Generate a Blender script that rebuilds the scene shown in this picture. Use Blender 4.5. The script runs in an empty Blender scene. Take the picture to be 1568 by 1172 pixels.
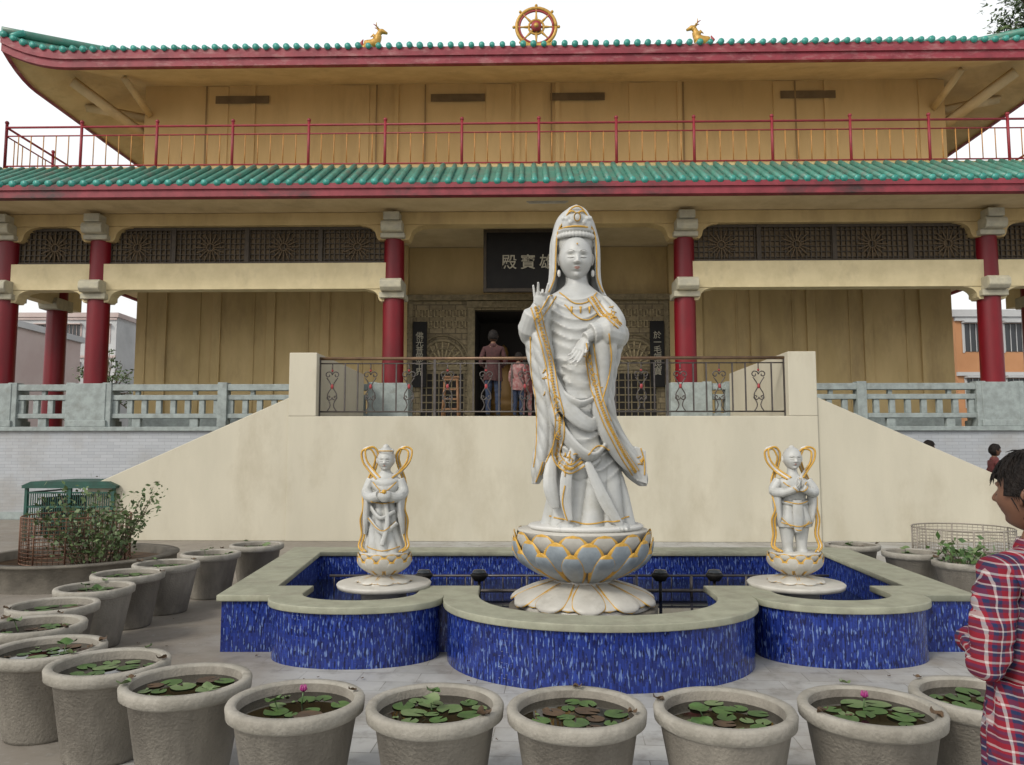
import bpy, math, random
from mathutils import Vector, Matrix, noise
from mathutils.bvhtree import BVHTree
random.seed(7)
R=math.radians
pi=math.pi
scene=bpy.context.scene
COL=scene.collection

# ------------------------------------------------------------------ helpers
def sstep(a,b,x):
    t=max(0,min(1,(x-a)/(b-a) if b!=a else 0)); return t*t*(3-2*t)
def catmull(P,k=8):
    P=[tuple(p) for p in P]; out=[]
    n=len(P)
    for i in range(n-1):
        p0=P[max(i-1,0)];p1=P[i];p2=P[i+1];p3=P[min(i+2,n-1)]
        for j in range(k):
            t=j/k
            out.append(tuple(0.5*((2*b)+(-a+c)*t+(2*a-5*b+4*c-d)*t*t+(-a+3*b-3*c+d)*t**3) for a,b,c,d in zip(p0,p1,p2,p3)))
    out.append(P[-1]); return out

class MB:
    def __init__(s): s.v=[];s.f=[];s.m=[];s.s=[];s.uv={}
    def add(s,vs,fs,mi=0,sm=False,mis=None):
        o=len(s.v); s.v+=[tuple(v) for v in vs]
        for k,f in enumerate(fs):
            s.f.append([i+o for i in f]); s.m.append(mis[k] if mis else mi); s.s.append(sm)
        return o
    def box(s,x0,x1,y0,y1,z0,z1,mi=0):
        vs=[(x0,y0,z0),(x1,y0,z0),(x1,y1,z0),(x0,y1,z0),(x0,y0,z1),(x1,y0,z1),(x1,y1,z1),(x0,y1,z1)]
        s.add(vs,[(0,3,2,1),(4,5,6,7),(0,1,5,4),(1,2,6,5),(2,3,7,6),(3,0,4,7)],mi)
    def grid(s,fn,nu,nv,mi=0,sm=True,cu=False,mif=None,flip=False):
        vs=[fn(i/nu,j/nv) for j in range(nv+1) for i in range(nu if cu else nu+1)]
        W=nu if cu else nu+1
        fs=[];ms=[]
        for j in range(nv):
            for i in range(nu):
                a=j*W+i;b=j*W+(i+1)%W if cu else j*W+i+1
                f=(a,b,b+W,a+W)
                if flip:f=f[::-1]
                fs.append(f); ms.append(mif((i+.5)/nu,(j+.5)/nv) if mif else mi)
        s.add(vs,fs,mi,sm,ms)
    def tube(s,P,r,n=8,mi=0,flat=(1,1),caps=True,rnd=False,up=None):
        P=[Vector(p) for p in P]
        if not hasattr(r,'__len__'): r=[r]*len(P)
        r=list(r)
        if rnd:
            d=(P[-1]-P[-2]).normalized(); e=P[-1]
            P+= [e+d*r[-1]*.5,e+d*r[-1]*.85]; r+=[r[-1]*.8,r[-1]*.4]
        T=[]
        for i in range(len(P)):
            a=P[max(i-1,0)];b=P[min(i+1,len(P)-1)]
            t=(b-a); T.append(t.normalized() if t.length>1e-9 else Vector((0,0,1)))
        u=Vector(up) if up else (Vector((0,0,1)) if abs(T[0].z)<.9 else Vector((1,0,0)))
        N=(u-T[0]*u.dot(T[0])).normalized()
        vs=[]
        for i,p in enumerate(P):
            N=(N-T[i]*N.dot(T[i]))
            N=N.normalized() if N.length>1e-6 else T[i].orthogonal().normalized()
            B=T[i].cross(N)
            for k in range(n):
                a=2*pi*k/n
                vs.append(p+N*math.cos(a)*r[i]*flat[0]+B*math.sin(a)*r[i]*flat[1])
        fs=[]
        for i in range(len(P)-1):
            for k in range(n):
                fs.append((i*n+k,i*n+(k+1)%n,(i+1)*n+(k+1)%n,(i+1)*n+k))
        if caps:
            fs.append(tuple(range(n))[::-1]); fs.append(tuple((len(P)-1)*n+k for k in range(n)))
        s.add(vs,fs,mi,True)
    def lathe(s,prof,c=(0,0,0),n=32,mi=0,sm=True,mis=None,sx=1,sy=1):
        m=len(prof); vs=[]
        for (r,z) in prof:
            for k in range(n):
                a=2*pi*k/n; vs.append((c[0]+r*sx*math.cos(a),c[1]+r*sy*math.sin(a),c[2]+z))
        fs=[];ms=[]
        for i in range(m-1):
            for k in range(n):
                fs.append((i*n+k,i*n+(k+1)%n,(i+1)*n+(k+1)%n,(i+1)*n+k)); ms.append(mis[i] if mis else mi)
        s.add(vs,fs,mi,sm,ms)
    def ball(s,c,r,n=12,mi=0):
        if not hasattr(r,'__len__'): r=(r,r,r)
        s.grid(lambda u,v:(c[0]+r[0]*math.cos(2*pi*u)*math.sin(pi*(.002+.996*v)),c[1]+r[1]*math.sin(2*pi*u)*math.sin(pi*(.002+.996*v)),c[2]-r[2]*math.cos(pi*v)),n,max(6,n//2+2),mi,True,True)
    def extr(s,poly,axis,a,b,mi=0):
        def mk(p,t):
            return (p[0],t,p[1]) if axis=='y' else (t,p[0],p[1]) if axis=='x' else (p[0],p[1],t)
        n=len(poly); vs=[mk(p,a) for p in poly]+[mk(p,b) for p in poly]
        fs=[tuple(range(n)),tuple(range(2*n-1,n-1,-1))]+[(i,i+n,(i+1)%n+n,(i+1)%n) for i in range(n)]
        s.add(vs,fs,mi)
    def merge(s,o,M=None,mo=0):
        vs=[(M@Vector(v)) if M else v for v in o.v]
        k=len(s.v); s.v+=[tuple(v) for v in vs]
        for f,m,sm in zip(o.f,o.m,o.s):
            s.f.append([i+k for i in f]); s.m.append(m+mo); s.s.append(sm)
    def mesh(s,name,mats):
        me=bpy.data.meshes.new(name); me.from_pydata(s.v,[],s.f); 
        for m in mats: me.materials.append(m)
        me.polygons.foreach_set('material_index',s.m); me.polygons.foreach_set('use_smooth',s.s)
        me.update(); return me
    def obj(s,name,mats,parent=None,bevel=0,loc=None):
        if not isinstance(mats,(list,tuple)): mats=[mats]
        me=s.mesh(name,mats)
        o=bpy.data.objects.new(name,me); COL.objects.link(o)
        if parent: 
            o.parent=parent; o.matrix_parent_inverse=PINV.get(parent.name,Matrix())
        if loc: o.location=loc
        if bevel:
            b=o.modifiers.new('bev','BEVEL'); b.width=bevel; b.segments=2; b.limit_method='ANGLE'; b.angle_limit=R(40)
        return o
PINV={}
def empty(name,loc=(0,0,0),rz=0):
    e=bpy.data.objects.new(name,None); COL.objects.link(e); e.location=loc; e.rotation_euler=(0,0,rz)
    PINV[e.name]=Matrix.Translation(Vector(loc)).inverted()
    return e
def eval_mesh(me,mods):
    o=bpy.data.objects.new('tmp',me); COL.objects.link(o)
    for t,kw in mods:
        m=o.modifiers.new('m',t)
        for k,v in kw.items(): setattr(m,k,v)
    dg=bpy.context.evaluated_depsgraph_get(); dg.update()
    r=bpy.data.meshes.new_from_object(o.evaluated_get(dg)); bpy.data.objects.remove(o); return r
def add_mesh(mb,me,mi=0,M=None,mif=None):
    vs=[v.co.copy() for v in me.vertices]
    if M: vs=[M@v for v in vs]
    fs=[tuple(p.vertices) for p in me.polygons]
    ms=None
    if mif:
        ms=[mif(sum((me.vertices[i].co for i in p.vertices),Vector())/len(p.vertices)) for p in me.polygons]
    mb.add(vs,fs,mi,True,ms)

# ------------------------------------------------------------------ materials
def c4(c): return (c[0],c[1],c[2],1)
def pmat(name,c1,c2=None,scale=4,rough=.6,metal=0,bump=0,bscale=40,stretch=(1,1,1),lo=.38,hi=.62,c3=None,s3=1.2,point=None,spec=.5,c3r=(.5,.72),c3s=(1,1,1)):
    m=bpy.data.materials.new(name); m.use_nodes=True; nt=m.node_tree; L=nt.links
    b=nt.nodes['Principled BSDF']; b.inputs['Roughness'].default_value=rough; b.inputs['Metallic'].default_value=metal
    b.inputs['Specular IOR Level'].default_value=spec
    b.inputs['Base Color'].default_value=c4(c1)
    tc=nt.nodes.new('ShaderNodeTexCoord'); mp=nt.nodes.new('ShaderNodeMapping'); mp.inputs['Scale'].default_value=stretch
    L.new(tc.outputs['Object'],mp.inputs[0])
    def mixn(a,fac,col,ramp=(lo,hi)):
        cr=nt.nodes.new('ShaderNodeMapRange'); cr.inputs[1].default_value=ramp[0]; cr.inputs[2].default_value=ramp[1]
        L.new(fac,cr.inputs[0])
        mx=nt.nodes.new('ShaderNodeMix'); mx.data_type='RGBA'
        L.new(cr.outputs[0],mx.inputs[0])
        if hasattr(a,'default_value'): L.new(a,mx.inputs[6])
        else: mx.inputs[6].default_value=c4(a)
        mx.inputs[7].default_value=c4(col); return mx.outputs[2]
    cur=c1
    if c2:
        n=nt.nodes.new('ShaderNodeTexNoise'); n.inputs['Scale'].default_value=scale; n.inputs['Detail'].default_value=7; n.inputs['Roughness'].default_value=.62
        L.new(mp.outputs[0],n.inputs[0]); cur=mixn(cur,n.outputs[0],c2)
    if c3:
        m3=nt.nodes.new('ShaderNodeMapping'); m3.inputs['Scale'].default_value=c3s; L.new(tc.outputs['Object'],m3.inputs[0])
        n3=nt.nodes.new('ShaderNodeTexNoise'); n3.inputs['Scale'].default_value=s3; n3.inputs['Detail'].default_value=9; n3.inputs['Roughness'].default_value=.7
        L.new(m3.outputs[0],n3.inputs[0]); cur=mixn(cur,n3.outputs[0],c3,c3r)
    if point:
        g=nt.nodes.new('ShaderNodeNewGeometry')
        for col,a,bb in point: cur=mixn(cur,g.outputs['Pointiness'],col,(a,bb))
    if hasattr(cur,'default_value'): L.new(cur,b.inputs['Base Color'])
    if bump:
        nb=nt.nodes.new('ShaderNodeTexNoise'); nb.inputs['Scale'].default_value=bscale; nb.inputs['Detail'].default_value=5
        L.new(tc.outputs['Object'],nb.inputs[0])
        bp=nt.nodes.new('ShaderNodeBump'); bp.inputs['Strength'].default_value=bump; bp.inputs['Distance'].default_value=.02
        L.new(nb.outputs[0],bp.inputs['Height']); L.new(bp.outputs[0],b.inputs['Normal'])
    return m

def brickmat(name,c1,c2,mortar,bw,rh,ms=.004,rough=.5,axes='xz',uv=False,noise2=None,bump=.3,offset=.5,streak=None):
    m=bpy.data.materials.new(name); m.use_nodes=True; nt=m.node_tree; L=nt.links
    b=nt.nodes['Principled BSDF']; b.inputs['Roughness'].default_value=rough
    tc=nt.nodes.new('ShaderNodeTexCoord'); sp=nt.nodes.new('ShaderNodeSeparateXYZ'); cb=nt.nodes.new('ShaderNodeCombineXYZ')
    L.new(tc.outputs['UV' if uv else 'Object'],sp.inputs[0])
    idx={'x':0,'y':1,'z':2}
    L.new(sp.outputs[idx[axes[0]]],cb.inputs[0]); L.new(sp.outputs[idx[axes[1]]],cb.inputs[1])
    br=nt.nodes.new('ShaderNodeTexBrick'); br.inputs['Scale'].default_value=1
    br.inputs['Brick Width'].default_value=bw; br.inputs['Row Height'].default_value=rh; br.inputs['Mortar Size'].default_value=ms
    br.inputs['Color1'].default_value=c4(c1); br.inputs['Color2'].default_value=c4(c2); br.inputs['Mortar'].default_value=c4(mortar)
    br.offset=offset
    L.new(cb.outputs[0],br.inputs[0]); out=br.outputs[0]
    if noise2:
        n=nt.nodes.new('ShaderNodeTexNoise'); n.inputs['Scale'].default_value=noise2[1]; n.inputs['Detail'].default_value=8; n.inputs['Roughness'].default_value=.65
        L.new(tc.outputs['Object'],n.inputs[0]); mr=nt.nodes.new('ShaderNodeMapRange'); mr.inputs[1].default_value=noise2[2]; mr.inputs[2].default_value=noise2[3]
        L.new(n.outputs[0],mr.inputs[0]); mx=nt.nodes.new('ShaderNodeMix'); mx.data_type='RGBA'; L.new(mr.outputs[0],mx.inputs[0]); L.new(out,mx.inputs[6]); mx.inputs[7].default_value=c4(noise2[0]); out=mx.outputs[2]
    for st in (streak or []):
        mp=nt.nodes.new('ShaderNodeMapping'); mp.inputs['Scale'].default_value=st[1]; L.new(cb.outputs[0],mp.inputs[0])
        n=nt.nodes.new('ShaderNodeTexNoise'); n.inputs['Scale'].default_value=1; n.inputs['Detail'].default_value=2
        L.new(mp.outputs[0],n.inputs[0]); mr=nt.nodes.new('ShaderNodeMapRange'); mr.inputs[1].default_value=st[2]; mr.inputs[2].default_value=st[3]
        L.new(n.outputs[0],mr.inputs[0]); mx=nt.nodes.new('ShaderNodeMix'); mx.data_type='RGBA'; L.new(mr.outputs[0],mx.inputs[0]); L.new(out,mx.inputs[6]); mx.inputs[7].default_value=c4(st[0]); out=mx.outputs[2]
    L.new(out,b.inputs['Base Color'])
    if bump:
        bp=nt.nodes.new('ShaderNodeBump'); bp.inputs['Strength'].default_value=bump; bp.inputs['Distance'].default_value=.005; bp.invert=True
        L.new(br.outputs['Fac'],bp.inputs['Height']); L.new(bp.outputs[0],b.inputs['Normal'])
    return m

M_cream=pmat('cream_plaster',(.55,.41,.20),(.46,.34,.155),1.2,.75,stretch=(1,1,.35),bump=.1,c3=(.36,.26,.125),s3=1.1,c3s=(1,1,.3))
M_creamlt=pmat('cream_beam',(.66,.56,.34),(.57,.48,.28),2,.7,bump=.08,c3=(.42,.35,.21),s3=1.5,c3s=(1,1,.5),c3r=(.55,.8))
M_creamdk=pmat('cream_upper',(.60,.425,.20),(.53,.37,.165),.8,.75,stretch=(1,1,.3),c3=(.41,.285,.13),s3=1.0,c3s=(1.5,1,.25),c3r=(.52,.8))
M_soffit=pmat('soffit',(.63,.50,.30),(.54,.42,.24),1.5,.8,c3=(.38,.29,.17),s3=1.0,c3r=(.55,.8))
M_white=pmat('offwhite_wall',(.53,.495,.395),(.47,.44,.35),1.0,.75,stretch=(1,1,.25),c3=(.39,.35,.26),s3=.9,bump=.08,c3s=(1,1,.5),c3r=(.52,.78))
M_tilewall=brickmat('white_wall_tile',(.40,.42,.45),(.35,.37,.40),(.25,.27,.29),.3,.075,.004,.45,'xz',noise2=((.27,.26,.24),.8,.5,.8))
M_balus=pmat('grey_balustrade',(.30,.345,.34),(.22,.25,.245),6,.7,bump=.15,c3=(.16,.165,.15),s3=2.5,c3r=(.55,.8))
M_red=pmat('red_column',(.17,.004,.011),(.125,.004,.009),3,.4,stretch=(1,1,.3),spec=.35)
M_capital=pmat('capital',(.46,.43,.32),(.36,.34,.27),5,.7,c3=(.26,.24,.19),s3=3,c3r=(.55,.8))
M_fascia=pmat('red_fascia',(.26,.032,.048),(.18,.02,.032),2.5,.6,c3=(.34,.15,.15),s3=2.2,c3s=(1,1,3),c3r=(.50,.72))
M_fascial=pmat('red_fascia_lower',(.25,.03,.045),(.17,.018,.028),2.5,.6,c3=(.05,.025,.025),s3=.7,c3s=(1,1,2),c3r=(.50,.66))
M_green=pmat('green_roof_tile',(.085,.27,.21),(.055,.18,.14),4,.4,c3=(.16,.17,.14),s3=2.2,lo=.35,hi=.7)
M_greenedge=pmat('green_tile_end',(.06,.34,.29),(.03,.23,.19),5,.35)
M_darklat=pmat('lattice_dark',(.055,.04,.024),(.035,.025,.015),8,.6)
M_latback=pmat('lattice_back',(.17,.12,.065),(.12,.085,.045),3,.8)
M_railred=pmat('rail_red',(.27,.018,.03),(.2,.015,.025),8,.5)
M_railyel=pmat('rail_yellow',(.45,.22,.05),(.33,.15,.04),8,.5)
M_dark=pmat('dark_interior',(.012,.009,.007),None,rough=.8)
M_black=pmat('sign_black',(.008,.007,.007),(.012,.011,.010),3,.6,spec=.25)
M_relief=brickmat('carved_stone',(.29,.23,.13),(.21,.165,.09),(.09,.07,.04),.36,.16,.012,.7,'xz',noise2=((.13,.10,.06),7,.45,.7),bump=.8)
M_stonetrim=pmat('stone_trim',(.25,.20,.115),(.15,.12,.065),9,.7,bump=.4,bscale=25)
M_pipe=pmat('pipe_brown',(.27,.18,.08),None,rough=.7)
M_steel=pmat('steel_rail',(.10,.09,.085),(.07,.06,.055),10,.4,metal=.5)
M_brass=pmat('brown_handrail',(.18,.11,.06),(.11,.065,.04),5,.35,metal=.4)
M_gold=pmat('gold_paint',(.56,.33,.07),(.42,.24,.045),18,.45,metal=.2)
M_goldtrim=pmat('gold_trim',(.58,.34,.055),(.46,.26,.04),30,.5,metal=.1)
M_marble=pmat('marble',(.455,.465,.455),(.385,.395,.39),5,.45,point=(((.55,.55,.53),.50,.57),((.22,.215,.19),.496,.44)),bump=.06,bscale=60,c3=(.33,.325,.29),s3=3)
M_marbleb=pmat('marble_petal',(.30,.345,.38),(.22,.255,.285),7,.4,bump=.05)
M_marblew=pmat('marble_white',(.50,.485,.44),(.42,.405,.365),6,.45,c3=(.3,.28,.24),s3=4,c3r=(.55,.8))
M_lips=pmat('painted_lips',(.38,.22,.19),None,rough=.5)
M_inks=pmat('statue_line',(.10,.09,.08),None,rough=.5)
M_ink=pmat('painted_line',(.05,.035,.03),None,rough=.5)
M_redp=pmat('red_paint',(.3,.035,.04),None,rough=.5)
M_blue=brickmat('blue_mosaic',(.006,.014,.115),(.022,.05,.29),(.012,.026,.16),.075,.020,.0025,.18,'yx',uv=True,bump=.4,offset=.37,streak=[((.006,.010,.06),(14,60,1),.54,.60),((.13,.20,.42),(13,62,1),.59,.64)])
M_cope=pmat('pool_coping',(.32,.325,.245),(.25,.255,.19),7,.6,c3=(.20,.19,.145),s3=2.5,bump=.15)
M_conc=pmat('pot_concrete',(.245,.225,.19),(.18,.165,.14),6,.85,c3=(.115,.10,.08),s3=3,bump=.35,bscale=70,stretch=(1,1,.5),c3r=(.5,.8),c3s=(1,1,.45))
M_concrim=pmat('pot_rim',(.33,.31,.27),(.25,.235,.20),9,.8,bump=.3,bscale=60,c3=(.17,.155,.13),s3=4,c3r=(.55,.8))
M_conc2=pmat('ring_concrete',(.15,.135,.11),(.09,.08,.065),4,.85,bump=.3)
M_water=pmat('murky_water',(.010,.009,.006),(.016,.013,.008),3,.035,spec=.45)
M_leaf=pmat('lily_leaf',(.075,.15,.035),(.04,.085,.022),8,.45)
M_leaf2=pmat('lily_leaf_pale',(.15,.20,.09),(.09,.15,.05),8,.5)
M_dead=pmat('dead_leaf',(.10,.06,.03),(.05,.032,.02),8,.8)
M_pinkf=pmat('lotus_bud',(.30,.03,.17),None,rough=.5)
M_poolwater=pmat('pool_water',(.006,.010,.025),None,rough=.04,spec=.6)
M_tree=pmat('tree_leaf',(.045,.08,.025),(.08,.12,.04),3,.6)
M_bark=pmat('bark',(.12,.09,.06),(.07,.05,.035),9,.9,bump=.5)
M_hair=pmat('hair_black',(.006,.005,.005),(.014,.010,.008),40,.6,stretch=(1,1,.2),bump=.6,bscale=90,spec=.2)
M_skin=pmat('skin_brown',(.17,.08,.047),(.14,.066,.038),9,.5)
M_skin2=pmat('skin_dark',(.14,.065,.037),None,rough=.5)
M_jeans=pmat('jeans_navy',(.025,.04,.08),(.016,.025,.055),20,.85)
M_grey=pmat('grey_cloth',(.06,.055,.058),(.04,.038,.042),20,.9)
M_maroon=pmat('maroon_cloth',(.12,.03,.03),(.09,.02,.02),20,.9)
M_maroon2=pmat('dark_maroon_cloth',(.06,.02,.02),(.04,.015,.015),20,.9)
M_pink=pmat('pink_cloth',(.30,.19,.18),(.22,.07,.07),14,.9)
M_shoe=pmat('shoe',(.03,.025,.02),None,rough=.6)
M_wire=pmat('wire_rust',(.19,.10,.06),(.14,.07,.045),9,.7,metal=.3)
M_wireg=pmat('wire_grey',(.30,.27,.23),None,rough=.6,metal=.3)
M_greenmetal=pmat('green_metal',(.012,.075,.055),(.01,.05,.036),5,.5)
M_glass=pmat('dark_glass',(.03,.035,.04),None,rough=.15)
M_wood=pmat('wood',(.22,.11,.05),(.15,.075,.03),8,.6)

def plaid():
    m=bpy.data.materials.new('plaid_shirt'); m.use_nodes=True; nt=m.node_tree; L=nt.links; b=nt.nodes['Principled BSDF']; b.inputs['Roughness'].default_value=.95; b.inputs['Specular IOR Level'].default_value=.15
    tc=nt.nodes.new('ShaderNodeTexCoord'); nz=nt.nodes.new('ShaderNodeTexNoise'); nz.inputs['Scale'].default_value=4; L.new(tc.outputs['Object'],nz.inputs[0])
    wv=nt.nodes.new('ShaderNodeVectorMath'); wv.operation='SCALE'; wv.inputs['Scale'].default_value=.016; L.new(nz.outputs['Color'],wv.inputs[0])
    av=nt.nodes.new('ShaderNodeVectorMath'); av.operation='ADD'; L.new(tc.outputs['Object'],av.inputs[0]); L.new(wv.outputs[0],av.inputs[1])
    sp=nt.nodes.new('ShaderNodeSeparateXYZ'); L.new(av.outputs[0],sp.inputs[0])
    outs=[]
    for src in (sp.outputs[0],sp.outputs[2]):
        a=nt.nodes.new('ShaderNodeMath'); a.operation='MULTIPLY'; a.inputs[1].default_value=1/.066; L.new(src,a.inputs[0])
        f=nt.nodes.new('ShaderNodeMath'); f.operation='FRACT'; L.new(a.outputs[0],f.inputs[0])
        r=nt.nodes.new('ShaderNodeValToRGB'); r.color_ramp.interpolation='CONSTANT'; e=r.color_ramp.elements
        e[0].position=0; e[0].color=(.46,.42,.41,1); e[1].position=.10; e[1].color=(.20,.016,.028,1)
        for p,c in ((.34,(.03,.035,.08)),(.50,(.44,.41,.41)),(.57,(.10,.015,.03)),(.72,(.02,.03,.08)),(.88,(.24,.018,.032))):
            q=e.new(p); q.color=c4(c)
        L.new(f.outputs[0],r.inputs[0]); outs.append(r.outputs[0])
    mx=nt.nodes.new('ShaderNodeMix'); mx.data_type='RGBA'; mx.inputs[0].default_value=.5; L.new(outs[0],mx.inputs[6]); L.new(outs[1],mx.inputs[7]); L.new(mx.outputs[2],b.inputs['Base Color'])
    return m
M_plaid=plaid()

def groundmat():
    m=bpy.data.materials.new('paving'); m.use_nodes=True; nt=m.node_tree; L=nt.links; b=nt.nodes['Principled BSDF']
    tc=nt.nodes.new('ShaderNodeTexCoord')
    br=nt.nodes.new('ShaderNodeTexBrick'); br.inputs['Scale'].default_value=1; br.inputs['Brick Width'].default_value=.42; br.inputs['Row Height'].default_value=.21; br.inputs['Mortar Size'].default_value=.003
    br.inputs['Color1'].default_value=(.40,.40,.39,1); br.inputs['Color2'].default_value=(.31,.31,.30,1); br.inputs['Mortar'].default_value=(.17,.165,.15,1)
    rot=nt.nodes.new('ShaderNodeMapping'); rot.inputs['Rotation'].default_value=(0,0,R(4)); L.new(tc.outputs['Object'],rot.inputs[0]); L.new(rot.outputs[0],br.inputs[0])
    def nz(s,lo,hi,d=8):
        n=nt.nodes.new('ShaderNodeTexNoise'); n.inputs['Scale'].default_value=s; n.inputs['Detail'].default_value=d; n.inputs['Roughness'].default_value=.65; L.new(tc.outputs['Object'],n.inputs[0])
        r=nt.nodes.new('ShaderNodeMapRange'); r.inputs[1].default_value=lo; r.inputs[2].default_value=hi; L.new(n.outputs[0],r.inputs[0]); return r.outputs[0]
    def mix(f,a,c):
        x=nt.nodes.new('ShaderNodeMix'); x.data_type='RGBA'; L.new(f,x.inputs[0])
        L.new(a,x.inputs[6]); x.inputs[7].default_value=c4(c); return x.outputs[2]
    o=mix(nz(3.1,.45,.8),br.outputs[0],(.42,.42,.41))
    sp=nt.nodes.new('ShaderNodeSeparateXYZ'); L.new(tc.outputs['Object'],sp.inputs[0])
    n=nt.nodes.new('ShaderNodeTexNoise'); n.inputs['Scale'].default_value=.9; n.inputs['Detail'].default_value=8; L.new(tc.outputs['Object'],n.inputs[0])
    a=nt.nodes.new('ShaderNodeMath'); a.operation='MULTIPLY_ADD'; L.new(n.outputs[0],a.inputs[0]); a.inputs[1].default_value=4; L.new(sp.outputs[0],a.inputs[2])
    r=nt.nodes.new('ShaderNodeMapRange'); r.inputs[1].default_value=.6; r.inputs[2].default_value=-.6; L.new(a.outputs[0],r.inputs[0])
    o=mix(r.outputs[0],o,(.225,.20,.17))
    o=mix(nz(.8,.47,.70),o,(.23,.205,.17))
    o=mix(nz(5,.52,.85),o,(.12,.11,.09))
    o=mix(nz(14,.58,.75),o,(.32,.31,.29))
    L.new(o,b.inputs['Base Color'])
    r=nz(1.3,.3,.7); mr=nt.nodes.new('ShaderNodeMapRange'); mr.inputs[3].default_value=.4; mr.inputs[4].default_value=.85; L.new(r,mr.inputs[0]); L.new(mr.outputs[0],b.inputs['Roughness'])
    bp=nt.nodes.new('ShaderNodeBump'); bp.inputs['Strength'].default_value=.25; bp.inputs['Distance'].default_value=.01; bp.invert=True; L.new(br.outputs['Fac'],bp.inputs['Height']); L.new(bp.outputs[0],b.inputs['Normal'])
    return m
g=MB(); g.add([(-300,-100,0),(300,-100,0),(300,500,0),(-300,500,0)],[(0,1,2,3)]); g.obj('ground',groundmat())

# ------------------------------------------------------------------ temple
XC=.65
T=empty('temple_building',(XC,18,0),R(-1.2))
YF=17.9
CX=[-12.85,-10.6,-3.48,3.44,10.55,12.85]
colx=CX
b=MB(); b.box(XC-13.7,XC+13.7,YF,34,0,2.05); b.obj('plinth_wall',M_tilewall,T)
b=MB(); b.box(XC-13.8,XC+13.8,YF-.08,34.1,2.05,2.15); b.box(XC-13.74,XC+13.74,YF-.04,YF,0,.18); b.obj('plinth_ledge',M_balus,T,.01)
b=MB()
def balus(x0,x1):
    b.box(x0,x1,YF+.02,YF+.24,3.0,3.15); b.box(x0,x1,YF+.05,YF+.21,2.78,2.90); b.box(x0,x1,YF+.04,YF+.22,2.35,2.46)
    n=max(1,round((x1-x0)/2.4)); 
    for i in range(n+1):
        x=x0+(x1-x0)*i/n; b.box(x-.11,x+.11,YF-.01,YF+.26,2.15,3.19)
    k=int((x1-x0)/.34)
    for i in range(k):
        x=x0+(i+.5)*(x1-x0)/k; b.box(x-.065,x+.065,YF+.08,YF+.18,2.46,2.78)
    k=int((x1-x0)/1.2)
    for i in range(k):
        x=x0+(i+.5)*(x1-x0)/k; b.box(x-.1,x+.1,YF+.07,YF+.19,2.15,2.35); b.box(x-.05,x+.05,YF+.08,YF+.18,2.90,3.0)
balus(XC-12.42,XC-11.03);balus(XC-10.17,XC-4.7);balus(XC-4.4,XC-3.91)
balus(XC+3.87,XC+4.4);balus(XC+4.7,XC+10.12);balus(XC+10.98,XC+12.42)
b.obj('balustrade',M_balus,T,.012)
YCOL=18.15
b=MB(); p=MB(); c=MB()
def colm(x,y,ped=True):
    b.lathe([(.255,2.15),(.25,5),(.235,6.9)],(x,y,0),28)
    if ped:
        p.box(x-.42,x+.42,y-.28,y+.40,2.15,3.17); p.box(x-.46,x+.46,y-.32,y+.44,2.15,2.30)
    def roll(z,h,w,l):
        pr=[(y+.3,z),(y+.3,z+h),(y-l,z+h)]+[(y-l-h*.35*math.sin(a*pi/6),z+h/2+h/2*math.cos(a*pi/6)) for a in range(1,6)]+[(y-l,z)]
        c.extr(pr,'x',x-w,x+w)
    roll(6.74,.26,.25,.42); c.box(x-.19,x+.19,y-.5,y+.2,7.0,7.2)
    c.box(x-.29,x+.29,y-.31,y+.31,6.62,6.74)
for x in colx: colm(XC+x,YCOL)
for x in (-12.85,12.85,-10.6,10.55):
    colm(XC+x,20.15 if abs(x)>11 else 21.5,False)
for xx in [XC+x for x in CX]:
    c.extr([(YCOL+.3,5.32),(YCOL+.3,5.62),(YCOL-.42,5.62),(YCOL-.5,5.55),(YCOL-.5,5.4),(YCOL-.42,5.32)],'x',xx-.25,xx+.25)
    c.box(xx-.3,xx+.3,YCOL-.3,YCOL+.3,5.18,5.32)
for xx in (XC-12.85,XC+12.85):
    c.extr([(20.45,5.3),(20.45,5.6),(19.75,5.6),(19.68,5.45),(19.75,5.3)],'x',xx-.25,xx+.25)
b.obj('columns',M_red,T); p.obj('column_pedestals',M_balus,T,.015); c.obj('column_capitals',M_capital,T,.02)
b=MB()
def haunch(x,sgn,zt,zb,w):
    h=zt-zb
    pr=[(x,zt),(x+sgn*w,zt)]+[(x+sgn*(w*(.97-.45*math.sin(a*pi/10))),zb+h*(.30+.66*math.cos(a*pi/10))) for a in range(6)]+[(x+sgn*w*.50,zb+h*.16),(x+sgn*w*.44,zb),(x,zb)]
    b.extr(pr,'y',YCOL-.15,YCOL+.19)
b.box(XC-13.6,XC+13.6,YCOL-.18,YCOL+.2,6.97,7.27)
for x in colx:
    for s in (1,-1): haunch(XC+x,s,6.968,6.60,.80)
b.obj('upper_beam',M_cream,T,.01)
b=MB()
bays=[(CX[0],CX[1]),(CX[1],CX[2]),(CX[3],CX[4]),(CX[4],CX[5])]
for a,d in bays:
    b.box(XC+a,XC+d,YCOL-.17,YCOL+.15,5.42,6.05)
    haunch(XC+a,1,5.418,5.12,.66); haunch(XC+d,-1,5.418,5.12,.66)
for x in (CX[0],CX[5]):
    b.box(XC+x-.15,XC+x+.15,YCOL+.2,21,5.42,6.0)
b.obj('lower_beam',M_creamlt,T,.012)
b=MB()
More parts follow.
